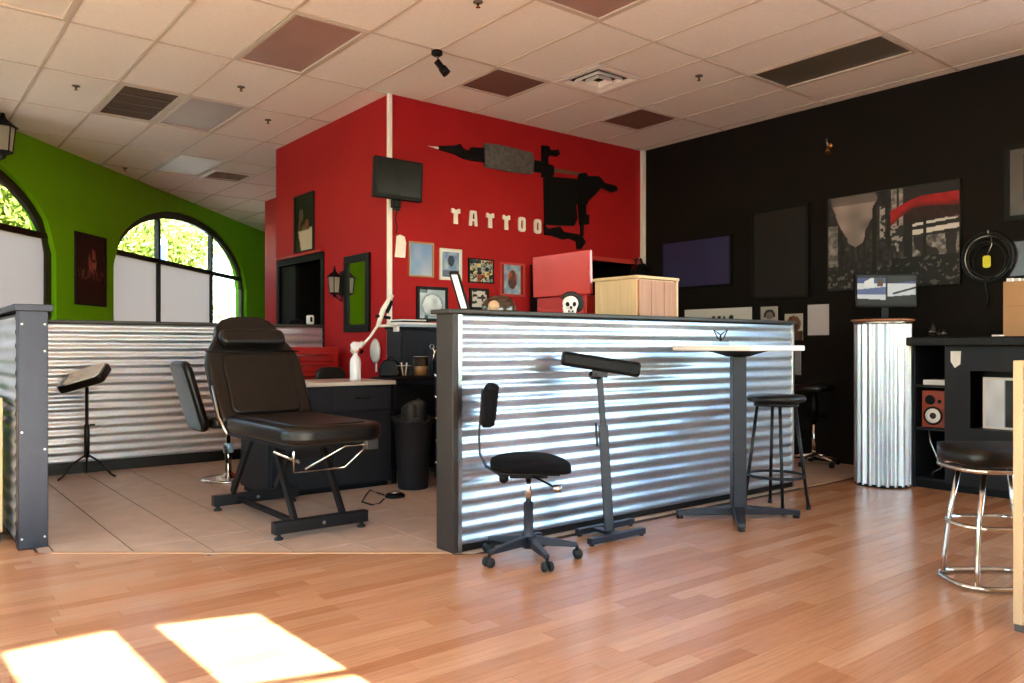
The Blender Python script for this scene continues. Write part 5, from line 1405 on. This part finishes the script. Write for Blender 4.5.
def lantern(t, c, s, out, plate):
    """six sided lantern body centred on c, scale s"""
    c = Vector(c)
    MB().lathe([(0, .24*s), (.012*s, .22*s), (.02*s, .17*s), (.03*s, .15*s), (.10*s, .09*s), (.115*s, .085*s), (.115*s, .075*s), (0, .075*s)], c, 6, smooth=False).build('roof', M['frame_black'], t)
    MB().lathe([(.07*s, -.13*s), (.09*s, .075*s)], c, 6, smooth=False).build('lantern_pane', M['lantern_glass'], t, fix=False)
    for k in range(6):
        a = math.pi*k/3; MB().tube([c+Vector((.072*s*math.cos(a), .072*s*math.sin(a), -.13*s)), c+Vector((.093*s*math.cos(a), .093*s*math.sin(a), .078*s))], .006*s, 6).build('rib', M['frame_black'], t)
    MB().lathe([(0, -.20*s), (.015*s, -.19*s), (.03*s, -.16*s), (.078*s, -.14*s), (.078*s, -.128*s), (0, -.128*s)], c, 6, smooth=False).build('base', M['frame_black'], t)
    MB().tube([c+Vector((0, 0, -.17*s)), c+out*.08+Vector((0, 0, -.24*s)), plate+Vector((0, 0, -.1*s))], .012*s, 8).build('bracket', M['frame_black'], t)
t = thing('wall_lantern', 'black wall lantern between the doorway and the mirror', 'lantern', (3.74, 7.46, 1.6))
lantern(t, (3.66, 7.46, 1.775), .76, X, Vector((3.74, 7.46, 1.76)))
B(3.735, 3.75, 7.42, 7.50, 1.64, 1.90).build('back_plate', M['frame_black'], t)
# lantern on the green wall
def gline(s, h, off): return gpt(s, h, off)
cl = None
for sv in [x*.01 for x in range(-120, 60)]:
    q = gpt(sv, 0, .30); pq = project(q.x, q.y, 0)
    if pq[0] is not None and pq[0] > 2.5: cl = sv; zd = pq[2]; break
hc = H+(HY-136)/F*zd
t = thing('wall_lantern', 'large black carriage lantern on the green wall above the arched window', 'lantern', gpt(cl, hc, 0))
lantern(t, gpt(cl, hc, .30), 1.2, -GN, gpt(cl, hc, .02))
MB().frame_box(gpt(cl-.06, hc-.25, 0), GD, Z, GN, .12, .30, .02).build('back_plate', M['frame_black'], t)
# dark poster on the green wall
def poster(u_, v_):
    c_ = (.16, .07, .055)
    if math.hypot((u_-.55)*1.4, (v_-.62)) < .2 and vnoise(u_*10, v_*14, 6) > .42: c_ = mixc((.55, .22, .18), (.65, .55, .5), vnoise(u_*8, v_*8, 2)*.6)
    if .35 < v_ < .5 and vnoise(u_*20, v_*9, 7) > .62: c_ = (.40, .22, .2)
    if u_ < .3 and .3 < v_ < .5 and vnoise(u_*30, v_*20, 1) > .7: c_ = (.45, .35, .33)
    return c_
framed('framed_poster', 'dark red poster hung on the green wall between the windows', 'poster', gpt(1.154, 1.645, 0), GD, GN, .69, .905, M['canvas_edge'], poster, fw=.03, depth=.025, nx=60, ny=80, art='art')

# black wall (U = 7.25)
BW_ = 7.25
t = thing('wall_screen', 'navy blue flat screen on the black wall', 'screen', (BW_, 5.69, 1.8))
B(BW_-.04, BW_-.002, 5.205, 6.165, 1.79, 2.345).build('casing', M['black'], t, bevel=.004)
B(BW_-.043, BW_-.04, 5.225, 6.145, 1.81, 2.325).build('panel', M['navy'], t)
def blackboard(u_, v_): return (.075, .068, .06)
wallU(BW_, 'framed_board', 'plain black board in a thin black frame on the black wall', 4.954, 4.297, 1.612, 2.556, M['frame_black'], blackboard, fw=.028, depth=.035, nx=2, ny=2, art='art')
def street(u_, v_):
    n = vnoise(u_*34, v_*30, 1)*.6+vnoise(u_*70, v_*60, 2)*.4
    st_ = vnoise(u_*60, v_*9, 5)
    # sky wedge
    q_ = max(0, (1-v_)/.58); lft = .02+.19*q_**1.4+.05*(vnoise(v_*18, 7)-.3)*q_; rgt = .385-.13*q_**1.3-.06*(vnoise(v_*16, 9)-.2)*q_
    c_ = g_(.10+.16*n*(st_ > .45)+.05*n)
    if v_ > .40 and lft < u_ < rgt+.03*vnoise(v_*14, 3):
        k = vnoise(u_*9, v_*9, 11); c_ = mixc((.62, .56, .54), (.36, .33, .32), k*.9)
        if v_ > .9: c_ = mixc(c_, (.2, .19, .19), .4)
    elif u_ < .5:
        c_ = g_(.09+.22*(n*st_))
        if u_ < .08 and .25 < v_ < .7: c_ = g_(.25+.4*n)
        if v_ < .22: c_ = g_(.12+.25*(n > .62))
        if .42 < u_ < .46 and .5 < v_ < .85: c_ = g_(.2+.4*(n > .5))
        if .36 < u_ < .40: c_ = g_(.08)
    else:
        if .51 < u_ < .60 and v_ > .62: c_ = g_(.25+.5*n) if not .55 < u_ < .57 else g_(.15)
        if u_ > .60 and v_ > .82: c_ = g_(.13)
        if .67 < u_ and .5 < v_ < .66:
            c_ = g_(.13)
            if abs(v_-(.535+.10*(u_-.67))) < .024 or abs(v_-(.61+.12*(u_-.67))) < .013: c_ = g_(.80)
        if u_ > .67 and .28 < v_ < .5: c_ = g_(.14+.42*(vnoise(u_*17, v_*4, 8) > .58)*n*1.4)
        if .745 < u_ < .765 and v_ < .7: c_ = g_(.07)
        if .60 < u_ < .67 and v_ < .72: c_ = g_(.10)
        if .50 < u_ < .60 and .35 < v_ < .62: c_ = g_(.16+.4*(n > .58))
    if v_ < .3 and u_ > .5: c_ = g_(.08+.25*(n > .66))
    # red awning
    x = (u_-.505)/.495
    if x > 0:
        lo = .62+.20*min(1, x*2.6)-.03*max(0, x-.5); hi = .78+.12*math.sin(min(1, x*1.7)*math.pi/2)
        lo = .62+.17*math.sin(min(1, x*2.2)*math.pi/2)-.06*max(0, x-.5)
        if lo < v_ < hi: c_ = mixc((.52, .07, .07), (.66, .10, .10), vnoise(u_*20, v_*20, 3)); c_ = mixc(c_, (.22, .03, .03), .6*max(0, 1-(v_-lo)/.05))
        elif lo-.12 < v_ <= lo and x > .25: c_ = mixc(c_, (.18, .06, .05), .7)
    return c_
wallU(BW_, 'canvas_painting', 'large black and white street painting with a red awning', 4.095, 2.882, 1.66, 2.563, M['canvas_edge'], street, cat='painting', fw=.006, depth=.04, nx=170, ny=120, art='art')
def pale(u_, v_):
    k = .30+.05*vnoise(u_*4, v_*4)
    if .2 < u_ < .95 and .22 < v_ < .92: k = .22
    return g_(k)
wallU(BW_, 'framed_picture', 'grey print in a dark frame high on the black wall', 2.55, 2.02, 2.151, 2.768, M['frame_black'], pale, fw=.04, depth=.03, nx=30, ny=30)
wallU(BW_, 'framed_picture', 'small grey print behind the cardboard box on the black wall', 2.53, 2.05, 1.68, 2.0, M['frame_black'], lambda u_, v_: (.30, .31, .36), fw=.02, depth=.02, nx=4, ny=4)
# cable coil with yellow tag
cv, ch_ = 2.665, 1.85
t = thing('cable_coil', 'coiled black cable with a yellow tag hanging on the black wall', 'cable coil', (BW_-.05, cv, ch_))
for k in range(7):
    r = .135+.012*k; oz = rnd.uniform(-.02, .02); oy = rnd.uniform(-.02, .02)
    MB().tube([(BW_-.03-.008*(k % 3)-.004*math.sin(a*.9+k), cv+oy+r*math.cos(a*.2), ch_+oz+r*1.05*math.sin(a*.2)) for a in range(32)], .006, 6, closed=True).build('cable_loop', M['rubber'] if k % 3 else M['steel'] if k == 3 else M['black'], t)
MB().prism(rounded_rect(-.03, .03, -.05, .05, .02), (BW_-.06, cv, ch_-.02), Y, Z, -X, .004).build('yellow_tag', M['yellow'], t)
MB().tube([(BW_-.055, cv, ch_+.03), (BW_-.04, cv-.03, ch_+.12), (BW_-.03, cv-.02, ch_+.2)], .004, 6).build('tie', M['steel'], t)
MB().tube([(BW_-.03, cv+.03, ch_-.14), (BW_-.04, cv+.02, ch_-.22), (BW_-.035, cv-.0, ch_-.33), (BW_-.035, cv+.02, ch_-.40)], .007, 6).build('loose_end', M['rubber'], t)
MB().tube([(BW_, cv-.01, ch_+.22), (BW_-.06, cv-.01, ch_+.215), (BW_-.065, cv-.01, ch_+.24)], .008, 8).build('wall_hook', M['steel'], t)
# brass spotlight
t = thing('picture_light', 'tiny brass bracket light high on the black wall', 'light', (BW_, 4.085, 3.05))
MB().lathe([(0, 0), (.03, 0), (.03, .012), (0, .015)], (BW_, 4.085, 3.08), 14, Matrix(((0,0,-1),(1.0,0,0),(0,1.0,0)))).build('mount', M['brass'], t)
MB().tube([(BW_-.01, 4.085, 3.08), (BW_-.05, 4.085, 3.07), (BW_-.06, 4.085, 3.14)], .008).build('stem', M['steel'], t)
MB().tube([(BW_-.05, 4.085, 3.06), (BW_-.08, 4.06, 3.02), (BW_-.10, 4.05, 2.99)], [.014, .024, .028]).build('shade', M['brass'], t)
# papers pinned to the black wall
def strip(u_, v_):
    if v_ < .5 and .42 < u_ < .62 and vnoise(u_*30, v_*3, 2) > .45: return (.06, .06, .06)
    if .66 < u_ < .76 and v_ < .55 and abs(u_-.71) < .05*(1.2-v_*1.6): return (.08, .08, .08)
    return (.80, .80, .78)
def photo1(u_, v_):
    r = math.hypot((u_-.52)/.34, (v_-.42)/.40); return (.10, .09, .09) if .62 < r < 1 and v_ > .3 else ((.45, .42, .40) if r < .62 else (.66, .64, .62))
def photo2(u_, v_):
    r = math.hypot((u_-.5)/.4, (v_-.62)/.3); return mixc((.20, .12, .07), (.55, .38, .25), vnoise(u_*6, v_*8)) if r < 1 else ((.30, .22, .15) if v_ < .35 else (.70, .68, .64))
def sheet(name, lab, v_l, v_r, h0, h1, fn, nx=24, ny=24):
    t = thing(name, lab, 'paper', (BW_, (v_l+v_r)/2, h0), 0, 'papers pinned to the black wall')
    B(BW_-.004, BW_-.001, v_r, v_l, h0, h1).build('sheet', M['paper'], t)
    painted('print', t, M['art'], (BW_-.0055, v_l, h0), -Y, Z, v_l-v_r, h1-h0, nx, ny, fn)
sheet('pinned_strip', 'long white paper strip with black shapes below the navy screen', 5.859, 4.966, 1.386, 1.545, strip, 60, 20)
sheet('pinned_photo', 'square grey photo print pinned beside the long paper strip', 4.857, 4.656, 1.378, 1.541, photo1)
sheet('pinned_photo', 'upright brown photo print pinned beside the blank paper', 4.575, 4.373, 1.19, 1.458, photo2)
sheet('pinned_paper', 'blank white paper sheet pinned to the black wall', 4.319, 4.095, 1.238, 1.54, lambda u_, v_: (.74, .73, .75), 2, 2)
sheet('pinned_paper', 'narrow pale paper strip pinned below the brown photo', 4.46, 4.395, .84, 1.141, lambda u_, v_: (.55, .54, .55), 2, 2)

# ------------------------------------------------------------------ outdoors
struct(B(-60, 60, -60, 60, -.30, -.11).build('ground', M['concrete']), 'grey asphalt ground outside the shop')
pv = MB()
pv.add([gpt(-14, -.108, -.25), gpt(16, -.108, -.25), gpt(16, -.108, -14), gpt(-14, -.108, -14), gpt(-14, -.1, -.25), gpt(16, -.1, -.25), gpt(16, -.1, -14), gpt(-14, -.1, -14)], [(0,3,2,1),(4,5,6,7),(0,1,5,4),(1,2,6,5),(2,3,7,6),(3,0,4,7)])
struct(pv.build('pavement', M['pavement']), 'pale pavement added outside the arched windows to bounce light')
def tree(name, label, base, height, spread, nleaf, seed, tones):
    r = random.Random(seed); b = Vector(base)
    t = thing(name, label, 'tree', b, 0, 'trees outside the arched windows')
    tr = MB(); trunk_top = b+Vector((r.uniform(-.3, .3), r.uniform(-.3, .3), height*.45))
    tr.tube([b, b+(trunk_top-b)*.5+Vector((.1, 0, 0)), trunk_top], [.16, .13, .10], 9)
    tips = []
    tr.build('trunk', M['bark'], t)
    for k in range(9):
        a = 2*math.pi*k/9+r.random(); e = trunk_top+Vector((math.cos(a)*spread*.7, math.sin(a)*spread*.7, height*r.uniform(-.22, .40)))
        m_ = trunk_top*.5+e*.5+Vector((0, 0, .25))
        MB().tube([trunk_top-Vector((0, 0, r.uniform(0, .8))), m_, e], [.05, .035, .012], 6).build('branch', M['bark'], t)
        tips += [e, m_, trunk_top*.25+e*.75]
    vs, fs, cs = [], [], []
    for k in range(nleaf):
        tp = r.choice(tips); d = Vector([max(-1.6, min(1.6, r.gauss(0, 1))) for _ in range(3)])*spread*.25
        c_ = tp+d; ax = Vector((r.gauss(0, 1), r.gauss(0, 1), r.gauss(0, 1))).normalized(); ay = ax.orthogonal().normalized()
        L = r.uniform(.06, .12); i = len(vs)
        vs += [c_-ax*L, c_+ay*L*.45, c_+ax*L, c_-ay*L*.45]; fs.append((i, i+1, i+2, i+3))
        cc_ = lin(r.choice(tones)); kk = r.uniform(.8, 1.15); cs += [tuple(x*kk for x in cc_)]*4
    me = bpy.data.meshes.new('foliage'); inv = Matrix.Translation(-b)
    me.from_pydata([tuple(inv @ v_) for v_ in vs], [], fs); me.materials.append(M['leaf']); color_mesh(me, cs)
    o = bpy.data.objects.new('foliage', me); COL.objects.link(o); o.parent = t
TT = ['#8f9c45', '#7c8c3a', '#a0a855', '#6d7f34', '#adb066']
trees = [(-3.3, 4.4, 'pale green tree outside the arched window under the carriage lantern'), (1.0, 4.0, 'pale green tree outside between the two arched windows'),
         (5.2, 4.8, 'leafy tree outside the arched window with the clear lower pane'), (8.9, 4.4, 'leafy tree outside beside the banner post'), (13.0, 5.0, 'leafy tree outside beyond the end of the green wall')]
for k, (s_, off, lab) in enumerate(trees):
    q = gpt(s_, -.11, -off)
    tree('tree', lab, q, 5.0+.4*(k % 3), 1.65, 9000, 20+k, TT)
# banner on a post
q = gpt(8.1, -.11, -2.4)
t = thing('banner_post', 'blue and white vertical banner on a dark post outside the window', 'banner', q)
MB().tube([q, q+Z*3.6], .03, 10).build('post', M['frame_dark'], t)
def ban(u_, v_): return (.25, .33, .62) if vnoise(u_*4, v_*13, 5) > .45 else (.85, .87, .92)
MB().frame_box(q+Z*2.35+GD*.04, GD, Z, GN, .34, 1.2, .01).build('cloth', M['white'], t)
painted('print', t, M['banner'], q+Z*2.35+GD*.04+GN*.012, GD, Z, .34, 1.2, 12, 40, ban)
